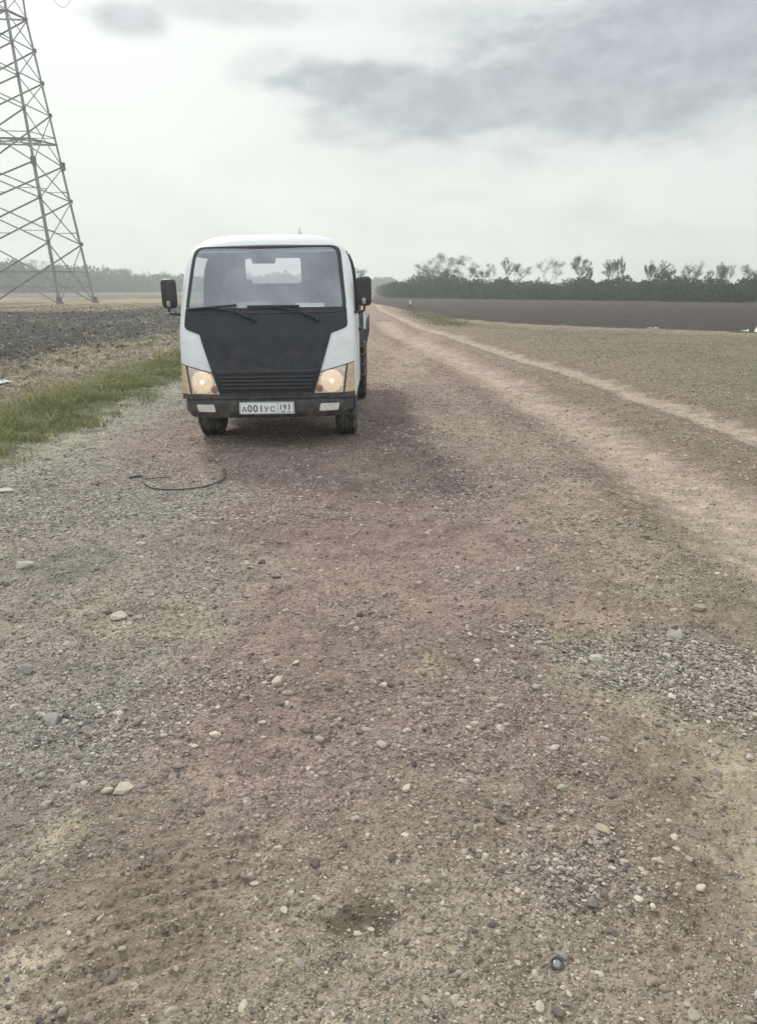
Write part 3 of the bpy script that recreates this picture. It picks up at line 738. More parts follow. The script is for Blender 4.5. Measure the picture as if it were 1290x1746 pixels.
# sides, roof: extrude the outline backwards; belt-height rows between side-window limits stay open
YB = 1.78
SY = [0, .02, .07, .14, .30, .45, .60, .74, .80, .86, .93, .97, 1.0]
WJ0, WJ1 = 2, 7
shell = []
for i, p in enumerate(OUT):
    y0 = f0(p.y) + RR_; row = [rows[i][-1]]
    for s_ in SY[1:]:
        yy = y0 + (YB - y0) * s_; sh = 1.0
        if s_ > .9: sh = 1 - .035 * ((s_ - .9) / .1) ** 2
        row.append(bm.verts.new((p.x * sh, yy, (p.y - 1.2) * sh + 1.2 if p.y > 1.2 else p.y)))
    shell.append(row)
RW = densify(rpoly([(-.42, 1.58), (.21, 1.58), (.21, 1.85), (-.42, 1.85)], .03, 3), .05)
side_open = []
for i in range(len(OUT)):
    j = (i + 1) % len(OUT); a, b = shell[i], shell[j]; zc_ = (OUT[i].y + OUT[j].y) / 2
    for k in range(len(SY) - 1):
        if OUT[i].y < ZB + .001 and OUT[j].y < ZB + .001: continue
        if 1.28 < zc_ < 1.86 and WJ0 <= k < WJ1 and abs(OUT[i].x) > .6: continue
        bm.faces.new((a[k], b[k], b[k + 1], a[k + 1]))
# rear wall with rear window
RWC = Vector((-.105, 1.715)); ra = sorted([(math.atan2(p.y - RWC.y, p.x - RWC.x), (p - RWC).length) for p in RW])
rear_in = []
for i, p in enumerate(OUT):
    q = shell[i][-1].co; dd = Vector((q.x, q.z)) - RWC; a = math.atan2(dd.y, dd.x)
    rr_ = float(np.interp(a, [ra[-1][0] - 2 * math.pi] + [t_[0] for t_ in ra] + [ra[0][0] + 2 * math.pi], [ra[-1][1]] + [t_[1] for t_ in ra] + [ra[0][1]]))
    e = RWC + dd.normalized() * rr_; rear_in.append(bm.verts.new((e.x, YB + .004, e.y)))
for i in range(len(OUT)):
    j = (i + 1) % len(OUT); bm.faces.new((shell[i][-1], shell[j][-1], rear_in[j], rear_in[i]))
cab_me_bm = bm.copy()
bobj('cab_body', bm, M_paint, truck, True)
# inner lining: same shell pulled inwards
bm = cab_me_bm
bmesh.ops.recalc_face_normals(bm, faces=bm.faces); bm.normal_update()
for v in bm.verts:
    n_ = v.normal.copy(); v.co -= n_ * .028
bmesh.ops.reverse_faces(bm, faces=bm.faces)
bobj('cab_lining', bm, M_lin, truck, True, recalc=False)

def conv(poly, off, th_, name, mat, parent=truck, cell=.035, smooth=True, fn=None, seal=None):
    """convex front-view polygon (x,z) laid on the cab front, off metres proud, th_ thick"""
    fn = fn or FR; P = [Vector(p) for p in poly]
    x0, x1 = min(p.x for p in P) - .01, max(p.x for p in P) + .01; z0, z1 = min(p.y for p in P) - .01, max(p.y for p in P) + .01
    bm = bmesh.new(); nx = max(2, int((x1 - x0) / cell)); nz = max(2, int((z1 - z0) / cell))
    gv = [[bm.verts.new((x0 + (x1 - x0) * i / nx, 0, z0 + (z1 - z0) * j / nz)) for j in range(nz + 1)] for i in range(nx + 1)]
    for i in range(nx):
        for j in range(nz): bm.faces.new((gv[i][j], gv[i + 1][j], gv[i + 1][j + 1], gv[i][j + 1]))
    A = sum(a.x * b.y - b.x * a.y for a, b in zip(P, P[1:] + P[:1]))
    if A < 0: P = P[::-1]
    for a, b in zip(P, P[1:] + P[:1]):
        d_ = b - a
        if d_.length < 1e-6: continue
        bmesh.ops.bisect_plane(bm, geom=bm.verts[:] + bm.edges[:] + bm.faces[:], plane_co=(a.x, 0, a.y), plane_no=(d_.y, 0, -d_.x), clear_outer=True, dist=1e-6)
    for v in bm.verts: v.co.y = fn(v.co.x, v.co.z) - off
    be = [e for e in bm.edges if e.is_boundary]
    r = bmesh.ops.extrude_edge_only(bm, edges=be)
    for v in [q for q in r['geom'] if isinstance(q, bmesh.types.BMVert)]: v.co.y += th_
    bmesh.ops.recalc_face_normals(bm, faces=bm.faces)
    me = bpy.data.meshes.new(name); bm.to_mesh(me); bm.free()
    o = obj(name, me, mat, parent); 
    if smooth:
        me.shade_smooth(); 
        try: me.set_sharp_from_angle(angle=R(40))
        except Exception: pass
    return o
# windscreen glass + seal
def ringloop(k):   # window loop scaled about centre
    return [WC + (p - WC) * k for p in WIN]
conv(ringloop(.985), .004, .004, 'windscreen', M_wind, cell=.04)
bm = bmesh.new(); prof = [(.972, .005), (.978, .011), (1.0, .014), (1.018, .011), (1.026, -.006)]
rg_ = []
for p in WIN:
    row = []
    for k, o_ in prof:
        d_ = (p - WC); q = WC + d_.normalized() * (d_.length + (k - 1) * .75); row.append(bm.verts.new((q.x, FR(q.x, q.y) - o_, q.y)))
    rg_.append(row)
for i in range(len(rg_)):
    a, b = rg_[i], rg_[(i + 1) % len(rg_)]
    for k in range(len(prof) - 1): bm.faces.new((a[k], b[k], b[k + 1], a[k + 1]))
bobj('windscreen_seal', bm, M_seal, truck, True)
# black front cover
conv(rpoly([(-.775, 1.345), (-.785, 1.185), (-.77, 1.155), (-.63, 1.105), (.63, 1.105), (.77, 1.155), (.785, 1.185), (.775, 1.345)], .012, 2), .009, .012, 'front_cover_upper', M_black)
conv([(-.632, 1.112), (-.452, .530), (.452, .530), (.632, 1.112)], .012, .015, 'front_cover', M_black)
conv([(-.60, 1.112), (-.60, 1.104), (.60, 1.104), (.60, 1.112)], .0135, .004, 'cover_seam', M_seal)
gr = conv([(-.485, .735), (-.445, .560), (.445, .560), (.485, .735)], .016, .01, 'grille', pmat('grille_dark', (.010, .010, .013), .7))
conv([(-.50, .775), (-.492, .752), (.492, .752), (.50, .775)], .022, .012, 'grille_bar', pmat('slat_plastic', (.030, .032, .040), .5))
for z_ in (.605, .64, .675, .71):
    w_ = .435 + (z_ - .585) * .22
    conv(rpoly([(-w_, z_ - .009), (w_, z_ - .009), (w_, z_ + .009), (-w_, z_ + .009)], .006, 2), .026, .012, 'grille_slat', pmat('slat_plastic', (.030, .032, .040), .5), gr, cell=.03)
conv(rpoly([(-.07, .748), (.07, .748), (.09, .792), (-.09, .792)], .012, 2), .027, .012, 'badge_recess', M_bump)
# headlights
for s_ in (-1, 1):
    P = lambda l: [(s_ * a, b) for a, b in l]
    hl = conv(P([(.455, .548), (.525, .748), (.775, .812), (.735, .548)]), .006, .02, 'headlight', M_chrome, cell=.02)
    def disc(c, r, off, name, mat, dome=.0, n=28, par=None):
        bm = bmesh.new(); rings = []
        for j in range(6):
            t = (j + 1) / 6; rings.append([bm.verts.new((c[0] + math.cos(a) * r * t, FR(c[0] + math.cos(a) * r * t, c[1] + math.sin(a) * r * t) - off - dome * (1 - t * t), c[1] + math.sin(a) * r * t)) for a in [2 * math.pi * k / n for k in range(n)]])
        cen = bm.verts.new((c[0], FR(*c) - off - dome, c[1]))
        for k in range(n): bm.faces.new((cen, rings[0][k], rings[0][(k + 1) % n]))
        for a, b in zip(rings, rings[1:]):
            for k in range(n): bm.faces.new((a[k], a[(k + 1) % n], b[(k + 1) % n], b[k]))
        return bobj(name, bm, mat, par or hl, True)
    disc((s_ * .625, .660), .106, .010, 'main_reflector', M_lit, .004)
    disc((s_ * .625, .662), .020, .018, 'bulb', M_bulb, .010)
    disc((s_ * .505, .592), .034, .012, 'indicator_bulb', M_orange, .008)
    conv(P([(.46, .553), (.528, .744), (.772, .807), (.732, .553)]), .026, .006, 'lens', M_lens, hl, cell=.02)
    conv(P([(.782, .812), (.842, .828), (.842, .552), (.742, .548)]), .012, .03, 'corner_lamp', M_amber, cell=.02)
    conv(P([(.768, .813), (.784, .815), (.746, .545), (.733, .545)]), .015, .03, 'lamp_divider', M_seal, cell=.02)
    conv(P([(.452, .545), (.845, .549), (.845, .503), (.452, .503)]), .020, .03, 'lamp_trim', M_dark, cell=.02)
    conv(P([(.521, .752), (.845, .836), (.845, .828), (.523, .744)]), .008, .012, 'panel_gap', M_seal, cell=.02)
# bumper
def bump_loft(name, secs, mat, parent=truck, smooth=True, nx=41, hwid=.815, by=lambda x: .02 + .17 * abs(x / .815) ** 5):
    bm = bmesh.new(); rings = []
    for i in range(nx):
        x = -hwid + 2 * hwid * i / (nx - 1); t = abs(x) / hwid; ch = max(0, (t - .93) / .07) ** 2
        ring = []
        for (dy, z) in secs:
            zz = z + (.07 * ch if z < .36 else 0) - (.02 * ch if z > .5 else 0); ring.append(bm.verts.new((x, by(x) + dy, zz)))
        rings.append(ring)
    for a, b in zip(rings, rings[1:]):
        for k in range(len(secs)): bm.faces.new((a[k], a[(k + 1) % len(secs)], b[(k + 1) % len(secs)], b[k]))
    bm.faces.new(rings[0][::-1]); bm.faces.new(rings[-1]); return bobj(name, bm, mat, parent, smooth)
bp = bump_loft('bumper', [(.0, .47), (-.0, .375), (.015, .345), (.04, .318), (.14, .31), (.2, .35), (.2, .525), (.06, .533), (.02, .527), (.008, .515), (.012, .490)], M_bump)
try: bp.data.set_sharp_from_angle(angle=R(35))
except Exception: pass
bmy = lambda x, z: .02 + .17 * abs(x / .815) ** 5
for s_ in (-1, 1):
    P = lambda l: [(s_ * a, b) for a, b in l]
    fl = conv(rpoly(P([(.50, .380), (.515, .452), (.695, .447), (.68, .380)]), .012, 2), .004, .02, 'fog_lamp', M_fog, bp, cell=.03, fn=bmy)
    conv(rpoly(P([(.503, .383), (.518, .449), (.692, .444), (.677, .383)]), .010, 2), .016, .006, 'fog_lens', M_lens, fl, cell=.03, fn=bmy)
flat = lambda x, z: 0.0
pb_ = conv([(-.275, .352), (.275, .352), (.275, .487), (-.275, .487)], .004, .03, 'plate_bracket', M_bump, bp, fn=flat)
pl = conv(rpoly([(-.262, .362), (.262, .362), (.262, .478), (-.262, .478)], .008, 3), .012, .008, 'number_plate', M_plate, cell=.2, fn=flat)
pl.location.x = .0
bm = bmesh.new()
for (cx, cz, w_, h_) in ((0, .367, .508, .003), (0, .473, .508, .003), (-.2535, .42, .003, .108), (.2535, .42, .003, .108), (.108, .42, .003, .108)): box(bm, (cx, -.0135, cz), (w_, .002, h_))
bobj('plate_border', bm, M_ink, pl)
def text(s_, size, x, z, sx=1.0, sp_=1.0, name='plate_character', off=.0045):
    cu = bpy.data.curves.new(name, 'FONT'); cu.body = s_; cu.size = size; cu.align_x = 'CENTER'; cu.align_y = 'BOTTOM_BASELINE'; cu.extrude = .0006; cu.space_character = sp_
    cu.offset = size * .012
    o = bpy.data.objects.new(name, cu); COL.objects.link(o)
    dg = bpy.context.evaluated_depsgraph_get(); me = bpy.data.meshes.new_from_object(o.evaluated_get(dg)); bpy.data.objects.remove(o); bpy.data.curves.remove(cu)
    for v in me.vertices: a, b, c = v.co; v.co = (a * sx, -c, b)
    q = obj(name, me, M_ink, pl); q.location = (x, -.0135, z); return q
for ch, xx, sz in (('А', -.215, .070), ('0', -.163, .092), ('0', -.108, .092), ('1', -.053, .092), ('У', -.005, .070), ('С', .055, .070)): text(ch, sz, xx, .385, 1.0)
for ch, xx in (('1', .135), ('9', .173), ('3', .213)): text(ch, .072, xx, .403, .95)
text('RUS', .024, .155, .376); 
for k, (cc_, nm) in enumerate((((.8, .8, .82), 'flag_white'), ((.05, .10, .45), 'flag_blue'), ((.5, .04, .04), 'flag_red'))):
    bm = bmesh.new(); box(bm, (.215, -.0135, .389 - k * .0045), (.032, .002, .0044)); bobj('flag_stripe', bm, pmat(nm, cc_, .5), pl)

# wipers
def sweep(name, pts, r, mat, parent=truck, seg=7): bm = bmesh.new(); tube(bm, pts, r, seg); return bobj(name, bm, mat, parent, True)
def on_win(x, z, o_=.03): return (x, FR(x, z) - o_, z)
for (xa, za, xb, zb, xp, zp) in ((-.745, 1.338, -.27, 1.372, -.10, 1.235), (-.165, 1.358, .33, 1.357, .50, 1.235)):
    w = empty('wiper'); w.parent = truck
    n_ = 7; sweep('wiper_blade', [on_win(xa + (xb - xa) * t / n_, za + (zb - za) * t / n_, .030) for t in range(n_ + 1)], .011, M_seal, w)
    xm, zm = (xa + xb) / 2, (za + zb) / 2
    sweep('wiper_arm', [on_win(xm, zm, .045), on_win((xm + xp) / 2 + .03, (zm + zp) / 2 + .02, .05), on_win(xp, zp, .035)], [.006, .009, .012], M_seal, w)
    bm = bmesh.new(); lathe(bm, [(-.03, .012), (-.025, .018), (.03, .018)], 'y', c=(xp, FR(xp, zp) - .02, zp), seg=16); bobj('wiper_pivot', bm, M_dark, w, True)
# mirrors
for s_, cx, z0, z1 in ((-1, -.965, 1.345, 1.625), (1, .942, 1.345, 1.622)):
    m_ = empty('mirror'); m_.parent = truck
    bm = bmesh.new(); box(bm, (cx, .46, (z0 + z1) / 2), (.150, .085, z1 - z0), .042, 5); hs = bobj('mirror_housing', bm, M_bump, m_, True)
    bm = bmesh.new(); box(bm, (cx, .506, (z0 + z1) / 2), (.135, .006, z1 - z0 - .04), .002, 1); bobj('mirror_glass', bm, pmat('mirror_glass', (.8, .8, .8), .03, metal=1), m_)
    xb = s_ * .79
    sweep('mirror_arm', [(xb, .40, 1.285), (s_ * .86, .36, 1.29), (cx - s_ * .03, .40, 1.292), (cx + s_ * .0, .425, 1.30), (cx + s_ * .005, .43, 1.34), (cx, .42, 1.40)], .0125, M_seal, m_)
    bm = bmesh.new(); box(bm, (cx, .412, z0 + .045), (.035, .03, .06), .008, 2); bobj('mirror_clamp', bm, M_rim, m_, True)
    if s_ < 0: sweep('mirror_brace', [(cx - .05, .42, 1.30), (cx + .04, .42, 1.305)], .008, M_rim, m_)
# doors: panel gaps, handle, window glass on both sides
for s_ in (-1, 1):
    bm = bmesh.new()
    def sp3(y_, z_, o_=.004):
        sh = 1.0; return (s_ * (hw(z_) * (1 - max(0, (z_ - 1.20) / (ZT - 1.20)) ** MM) ** (1 / MM) + o_), y_, z_)
    ys = [.46, .75, 1.05, 1.35, 1.62]; zs = [.52, .7, .9, 1.1, 1.22]
    gv = [[bm.verts.new(sp3(y_, z_, .005)) for z_ in zs] for y_ in ys]
    for i in range(4):
        for j in range(4): bm.faces.new((gv[i][j], gv[i + 1][j], gv[i + 1][j + 1], gv[i][j + 1]))
    r = bmesh.ops.extrude_edge_only(bm, edges=[e for e in bm.edges if e.is_boundary])
    for v in [q for q in r['geom'] if isinstance(q, bmesh.types.BMVert)]: v.co.x -= s_ * .006
    dr = bobj('door', bm, M_paint, truck)
    bm = bmesh.new(); box(bm, (s_ * .875, 1.42, 1.08), (.03, .16, .035), .01, 2); bobj('door_handle', bm, M_bump, dr, True)
    bm = bmesh.new(); zs = np.linspace(1.27, 1.87, 9); gv = []
    for t in np.linspace(0, 1, 8):
        gv.append([])
        for z_ in zs:
            ya = f0(z_) + RR_; y_ = ya + (YB - ya) * (SY[WJ0] - .01 + (SY[WJ1] - SY[WJ0] + .02) * t); gv[-1].append(bm.verts.new(sp3(y_, z_, -.006)))
    for i in range(7):
        for j in range(8): bm.faces.new((gv[i][j], gv[i + 1][j], gv[i + 1][j + 1], gv[i][j + 1]))
    bobj('side_window', bm, M_side, truck, True)
    bm = bmesh.new(); 
    fr_ = [(t, z_) for t in (0, 1) for z_ in zs]
    for t in (-.012, 1.012):
        pts = []
        for z_ in zs: ya = f0(z_) + RR_; pts.append(sp3(ya + (YB - ya) * (SY[WJ0] + (SY[WJ1] - SY[WJ0]) * t), z_, .0))
        tube(bm, pts, .012, 6); bobj('window_seal', bm, M_seal, truck, True); bm = bmesh.new()
    bm.free()
bm = bmesh.new(); box(bm, (-.105, YB + .0, 1.715), (.64, .006, .28)); bobj('rear_window', bm, M_side, truck)
# interior
bm = bmesh.new()
for i, x in enumerate(np.linspace(-.74, .74, 17)):
    pass
box(bm, (0, .62, 1.13), (1.50, .36, .20), .06, 4); box(bm, (.38, .62, 1.235), (.42, .26, .07), .03, 3)
bobj('dashboard', bm, pmat('dash', (.13, .135, .15), .75, var=.1, scale=10), truck, True)
bm = bmesh.new(); box(bm, (.40, .52, 1.34), (.30, .16, .05), .015, 2, rot=Matrix.Rotation(R(12), 3, 'X')); box(bm, (.12, .60, 1.262), (.26, .2, .03), .01, 2); bobj('papers', bm, M_paper, truck)
bm = bmesh.new(); box(bm, (-.16, .62, 1.30), (.32, .16, .19), .02, 3); bobj('dash_box', bm, M_seatl, truck, True)
for cx, w_, mt, ht in ((-.42, .46, M_seat, 1.50), (.0, .36, M_seat, 1.46), (.44, .48, M_seat, 1.50)):
    st = empty('seat'); st.parent = truck
    bm = bmesh.new(); box(bm, (cx, 1.40, 1.18), (w_, .14, ht - .86), .05, 4, rot=Matrix.Rotation(R(-10), 3, 'X')); bobj('seat_back', bm, mt, st, True)
    bm = bmesh.new(); box(bm, (cx, 1.17, .88), (w_, .50, .14), .05, 4); bobj('seat_cushion', bm, mt, st, True)
    if cx: bm = bmesh.new(); box(bm, (cx, 1.46, ht + .05), (.24, .09, .15), .035, 4); bobj('headrest', bm, mt, st, True)
stw = empty('steering_wheel', (.42, .80, 1.22)); stw.parent = truck; stw.rotation_euler = (R(-50), 0, 0)
bm = bmesh.new(); tube(bm, [(.2 * math.cos(a), .2 * math.sin(a), 0) for a in np.linspace(0, 2 * math.pi, 33)], .013, 8); bobj('wheel_ring', bm, M_seal, stw, True)
bm = bmesh.new(); lathe(bm, [(-.04, .03), (-.03, .055), (.01, .05)], 'z', seg=20)
for a in (0, math.pi, -math.pi / 2): tube(bm, [(0, 0, -.01), (.2 * math.cos(a), .2 * math.sin(a), 0)], .012, 6)
bobj('wheel_hub', bm, M_seal, stw, True)
bm = bmesh.new(); box(bm, (-.045, .62, 1.80), (.235, .035, .085), .025, 3); tube(bm, [(-.045, .64, 1.82), (-.04, .60, 1.90)], .01, 6); bobj('inside_mirror', bm, M_seat, truck, True)
for s_ in (-1, 1):
    bm = bmesh.new(); box(bm, (s_ * .42, .66, 1.885), (.50, .20, .02), .008, 2, rot=Matrix.Rotation(R(12), 3, 'X')); bobj('sun_visor', bm, M_seatl, truck, True)
bm = bmesh.new(); box(bm, (0, 1.0, .66), (1.62, 1.4, .06), .01, 1); bobj('cab_floor', bm, M_dark, truck)
# antenna
sweep('antenna', [(.26, 1.2, 1.99), (.262, 1.2, 2.07), (.266, 1.2, 2.13)], [.005, .004, .003], M_dark)
sweep('antenna_base', [(.285, 1.2, 1.99), (.284, 1.2, 2.09)], [.004, .003], M_dark)
# chassis and axles
bm = bmesh.new()
for x in (-.36, .36): box(bm, (x, 3.0, .60), (.07, 5.3, .16), .008, 1)
for y in (.5, 1.7, 2.9, 4.1, 5.2): box(bm, (0, y, .60), (.66, .09, .12), .008, 1)
box(bm, (0, .22, .44), (1.1, .08, .2), .02, 2); box(bm, (0, .95, .33), (1.05, .09, .09), .02, 2); box(bm, (0, 1.25, .50), (.55, .7, .34), .06, 3)
bobj('chassis', bm, M_dark, truck)
bm = bmesh.new()
for y in (3.75,):
    tube(bm, [(-.6, y, .36), (-.15, y, .36)], .06, 12); tube(bm, [(.15, y, .36), (.6, y, .36)], .06, 12); lathe(bm, [(-.15, .06), (-.1, .14), (0, .17), (.1, .14), (.15, .06)], 'x', c=(0, y, .36), seg=24)
bobj('rear_axle', bm, M_dark, truck, True)
for s_ in (-1, 1):     # inner wheel-arch liners and mud flaps
    bm = bmesh.new(); rings = []
    for k in range(13):
        a = R(-5 + 190 * k / 12); rings.append([bm.verts.new((s_ * xx, .95 + math.cos(a) * .40, .36 + math.sin(a) * .40)) for xx in (.50, .835)])
    for a, b in zip(rings, rings[1:]): bm.faces.new((a[0], a[1], b[1], b[0]))
    bobj('wheel_arch', bm, M_dark, truck, True)
def wheel(x, y, w_=.205, rad=.345, n=1, deep=False):
    wr = empty('wheel', (x, y, rad - .008)); wr.parent = truck; h = w_ / 2
    bm = bmesh.new()
    pr = [(-h * .78, rad * .60), (-h * .98, rad * .74), (-h, rad * .86), (-h * .86, rad * .965)]
    for gx in (-.55, -.18, .18, .55): pr += [(h * (gx - .13), rad), (h * (gx - .07), rad), (h * (gx - .05), rad * .975), (h * (gx + .05), rad * .975), (h * (gx + .07), rad), (h * (gx + .13), rad)] if True else []
    pr += [(h * .86, rad * .965), (h, rad * .86), (h * .98, rad * .74), (h * .78, rad * .60)]
    lathe(bm, pr, 'x', seg=56, close=True); bobj('tyre', bm, M_rub, wr, True)
    sg = 1 if x > 0 else -1
    bm = bmesh.new(); pr = [(-h * .8, rad * .61), (-h * .7, rad * .56), (sg * h * .1, rad * .54), (sg * h * .2, rad * .30), (sg * h * .65, rad * .24), (sg * h * .7, rad * .02)]
    lathe(bm, pr, 'x', seg=40); bobj('rim', bm, M_rim, wr, True)
for s_ in (-1, 1):
    wheel(s_ * .725, .95, .225); wheel(s_ * .80, 3.75, .19); wheel(s_ * .58, 3.75, .19)
# flatbed behind the cab
bed = empty('flatbed'); bed.parent = truck
bm = bmesh.new(); box(bm, (0, 3.75, .86), (1.84, 3.5, .07), .01, 1)
for y in np.arange(2.2, 5.4, .45): box(bm, (0, y, .79), (1.7, .07, .07), .005, 1)
bobj('bed_floor', bm, M_bed, bed)
for s_ in (-1, 1):
    bm = bmesh.new(); box(bm, (s_ * .905, 3.85, .98), (.035, 3.3, .28), .006, 1)
    for y in np.arange(2.3, 5.5, .4): box(bm, (s_ * .928, y, .98), (.012, .05, .26), .003, 1)
    bobj('side_board', bm, M_bed, bed)
    bm = bmesh.new(); v4 = [(0, 2.02, 1.045), (0, 2.9, 1.045), (0, 2.5, 1.16), (0, 2.02, 1.285)]
    a = [bm.verts.new((s_ * .90, y, z)) for _, y, z in v4]; b = [bm.verts.new((s_ * .925, y, z)) for _, y, z in v4]
    bm.faces.new(a); bm.faces.new(b[::-1]); [bm.faces.new((a[i], a[(i + 1) % 4], b[(i + 1) % 4], b[i])) for i in range(4)]
    bobj('bed_corner_plate', bm, M_paint, bed)
    bm = bmesh.new()
    for z in (.50, .62, .74): tube(bm, [(s_ * .86, 1.98, z), (s_ * .90, 2.1, z), (s_ * .90, 3.2, z)], .018, 8)
    box(bm, (s_ * .88, 2.15, .64), (.05, .05, .38), .006, 1); box(bm, (s_ * .88, 3.05, .64), (.05, .05, .38), .006, 1)
    bobj('side_guard', bm, M_dark, bed, True)
    bm = bmesh.new(); box(bm, (s_ * .70, 2.45, .58), (.34, .7, .34), .05, 4); bobj('fuel_tank' if s_ > 0 else 'tool_box', bm, M_bed, bed, True)
    bm = bmesh.new(); box(bm, (s_ * .69, 4.16, .50), (.42, .015, .42), .004, 1); bobj('mud_flap', bm, M_rub, bed)
bm = bmesh.new(); box(bm, (0, 2.02, 1.06), (1.80, .04, .40), .006, 1)
for x in (-.85, -.3, .3, .85): box(bm, (x, 1.99, 1.10), (.05, .03, .48), .004, 1)
bobj('headboard', bm, M_bed, bed)
bm = bmesh.new(); box(bm, (0, 5.49, .98), (1.8, .035, .28), .006, 1); bobj('tailboard', bm, M_bed, bed)

# ------------------------------------------------------------------ lattice pylon
PA, PL, PPHI, PK = Vector((-32.6, 80.2)), 5.605, .321, .0195
pb1 = Vector((math.sin(PPHI), math.cos(PPHI))) * PL; pa1 = Vector((-1.0, -.1)) * PL * 1.9
PC = PA + pa1 / 2 + pb1 / 2
pyl = empty('power_pylon', (PC.x, PC.y, 0), label='tall grey lattice steel power pylon in the dry field at the left', cat='power pylon')
offs = [-pa1 / 2 - pb1 / 2, -pa1 / 2 + pb1 / 2, pa1 / 2 + pb1 / 2, pa1 / 2 - pb1 / 2]
def leg_pt(k, z): o_ = offs[k % 4] * (1 - PK * z) if z <= 26.6 else offs[k % 4] * (1 - PK * 26.6) * (1 - (z - 26.6) * .012); return Vector((o_.x, o_.y, z))
def angle(bm, a, b, w):        # L-section bar
    a, b = Vector(a), Vector(b); t = (b - a).normalized(); u = t.cross(Vector((0, 0, 1))); u = u.normalized() if u.length > .01 else Vector((1, 0, 0)); v = t.cross(u).normalized(); th_ = w * .14
    for (p, q) in ((u, v), (v, u)):
        vs = []
        for e in (a, b):
            vs.append([bm.verts.new(e + p * s1 * 1.0 + q * s2) for s1, s2 in ((0, 0), (w, 0), (w, th_), (0, th_))])
        for i in range(4): bm.faces.new((vs[0][i], vs[0][(i + 1) % 4], vs[1][(i + 1) % 4], vs[1][i]))
        bm.faces.new(vs[0][::-1]); bm.faces.new(vs[1])
ZL = [.05, 6.04, 10.25, 13.57, 18.25, 21.11, 23.93, 26.6]
for k in range(4):
    bm = bmesh.new()
    for z0, z1 in zip(ZL, ZL[1:]): angle(bm, leg_pt(k, z0), leg_pt(k, z1), .24 if z0 < 13 else .20)
    angle(bm, leg_pt(k, 26.6), leg_pt(k, 38), .18)
    lg = bobj('pylon_leg', bm, M_steel, pyl)
    bm = bmesh.new(); box(bm, leg_pt(k, -.1), (1.0, 1.0, .75), .08, 2, taper=.55); bobj('footing', bm, M_conc, lg)
    bm = bmesh.new(); box(bm, leg_pt(k, .45), (.42, .42, .5), .04, 1); pass
    bobj('gusset_plate', bm, M_gusset, lg)
    for z in ZL[1:-1]:
        bm = bmesh.new(); q_ = 1.5 if abs(z - 13.57) < .1 else 1.0; box(bm, leg_pt(k, z), (.28 * q_, .28 * q_, .34 * q_ * q_), .02, 1); bobj('gusset_plate', bm, M_gusset, lg)
    bm = bmesh.new(); j = k + 1
    for i, (z0, z1) in enumerate(zip(ZL, ZL[1:])):
        w_ = .135 if i < 3 else .12
        angle(bm, leg_pt(k, z0), leg_pt(j, z1), w_); angle(bm, leg_pt(j, z0), leg_pt(k, z1), w_)
    # redundant members in the lower panels
    for (z0, z1) in zip(ZL[:3], ZL[1:4]):
        a0, b0, a1, b1 = leg_pt(k, z0), leg_pt(j, z0), leg_pt(k, z1), leg_pt(j, z1); wA, wB = (b0 - a0).length, (b1 - a1).length
        xc = a0.lerp(b1, wA / (wA + wB)); zz = xc.z
        if z0 < 1: angle(bm, leg_pt(k, zz), xc, .08); angle(bm, leg_pt(j, zz), xc, .08)
        m0 = a0.lerp(xc, .5); angle(bm, leg_pt(k, m0.z), m0, .07); m0 = b0.lerp(xc, .5); angle(bm, leg_pt(j, m0.z), m0, .07)
    angle(bm, leg_pt(k, 15.6), leg_pt(j, 15.6), .13); angle(bm, leg_pt(k, 16.2), leg_pt(j, 16.2), .07)
    angle(bm, leg_pt(k, 26.6), leg_pt(j, 26.6), .16)
    for z0 in (26.6, 29.0, 31.4, 33.8): angle(bm, leg_pt(k, z0), leg_pt(j, z0 + 2.4), .09); angle(bm, leg_pt(j, z0), leg_pt(k, z0 + 2.4), .09)
    bobj('bracing', bm, M_steel, pyl)
bm = bmesh.new(); angle(bm, leg_pt(0, 15.6), leg_pt(2, 15.6), .11); angle(bm, leg_pt(1, 15.6), leg_pt(3, 15.6), .11)
mm = [(leg_pt(k, 15.6) + leg_pt(k + 1, 15.6)) / 2 for k in range(4)]
for i in range(4): angle(bm, mm[i], mm[(i + 1) % 4], .1)
bobj('cross_frame', bm, M_steel, pyl)
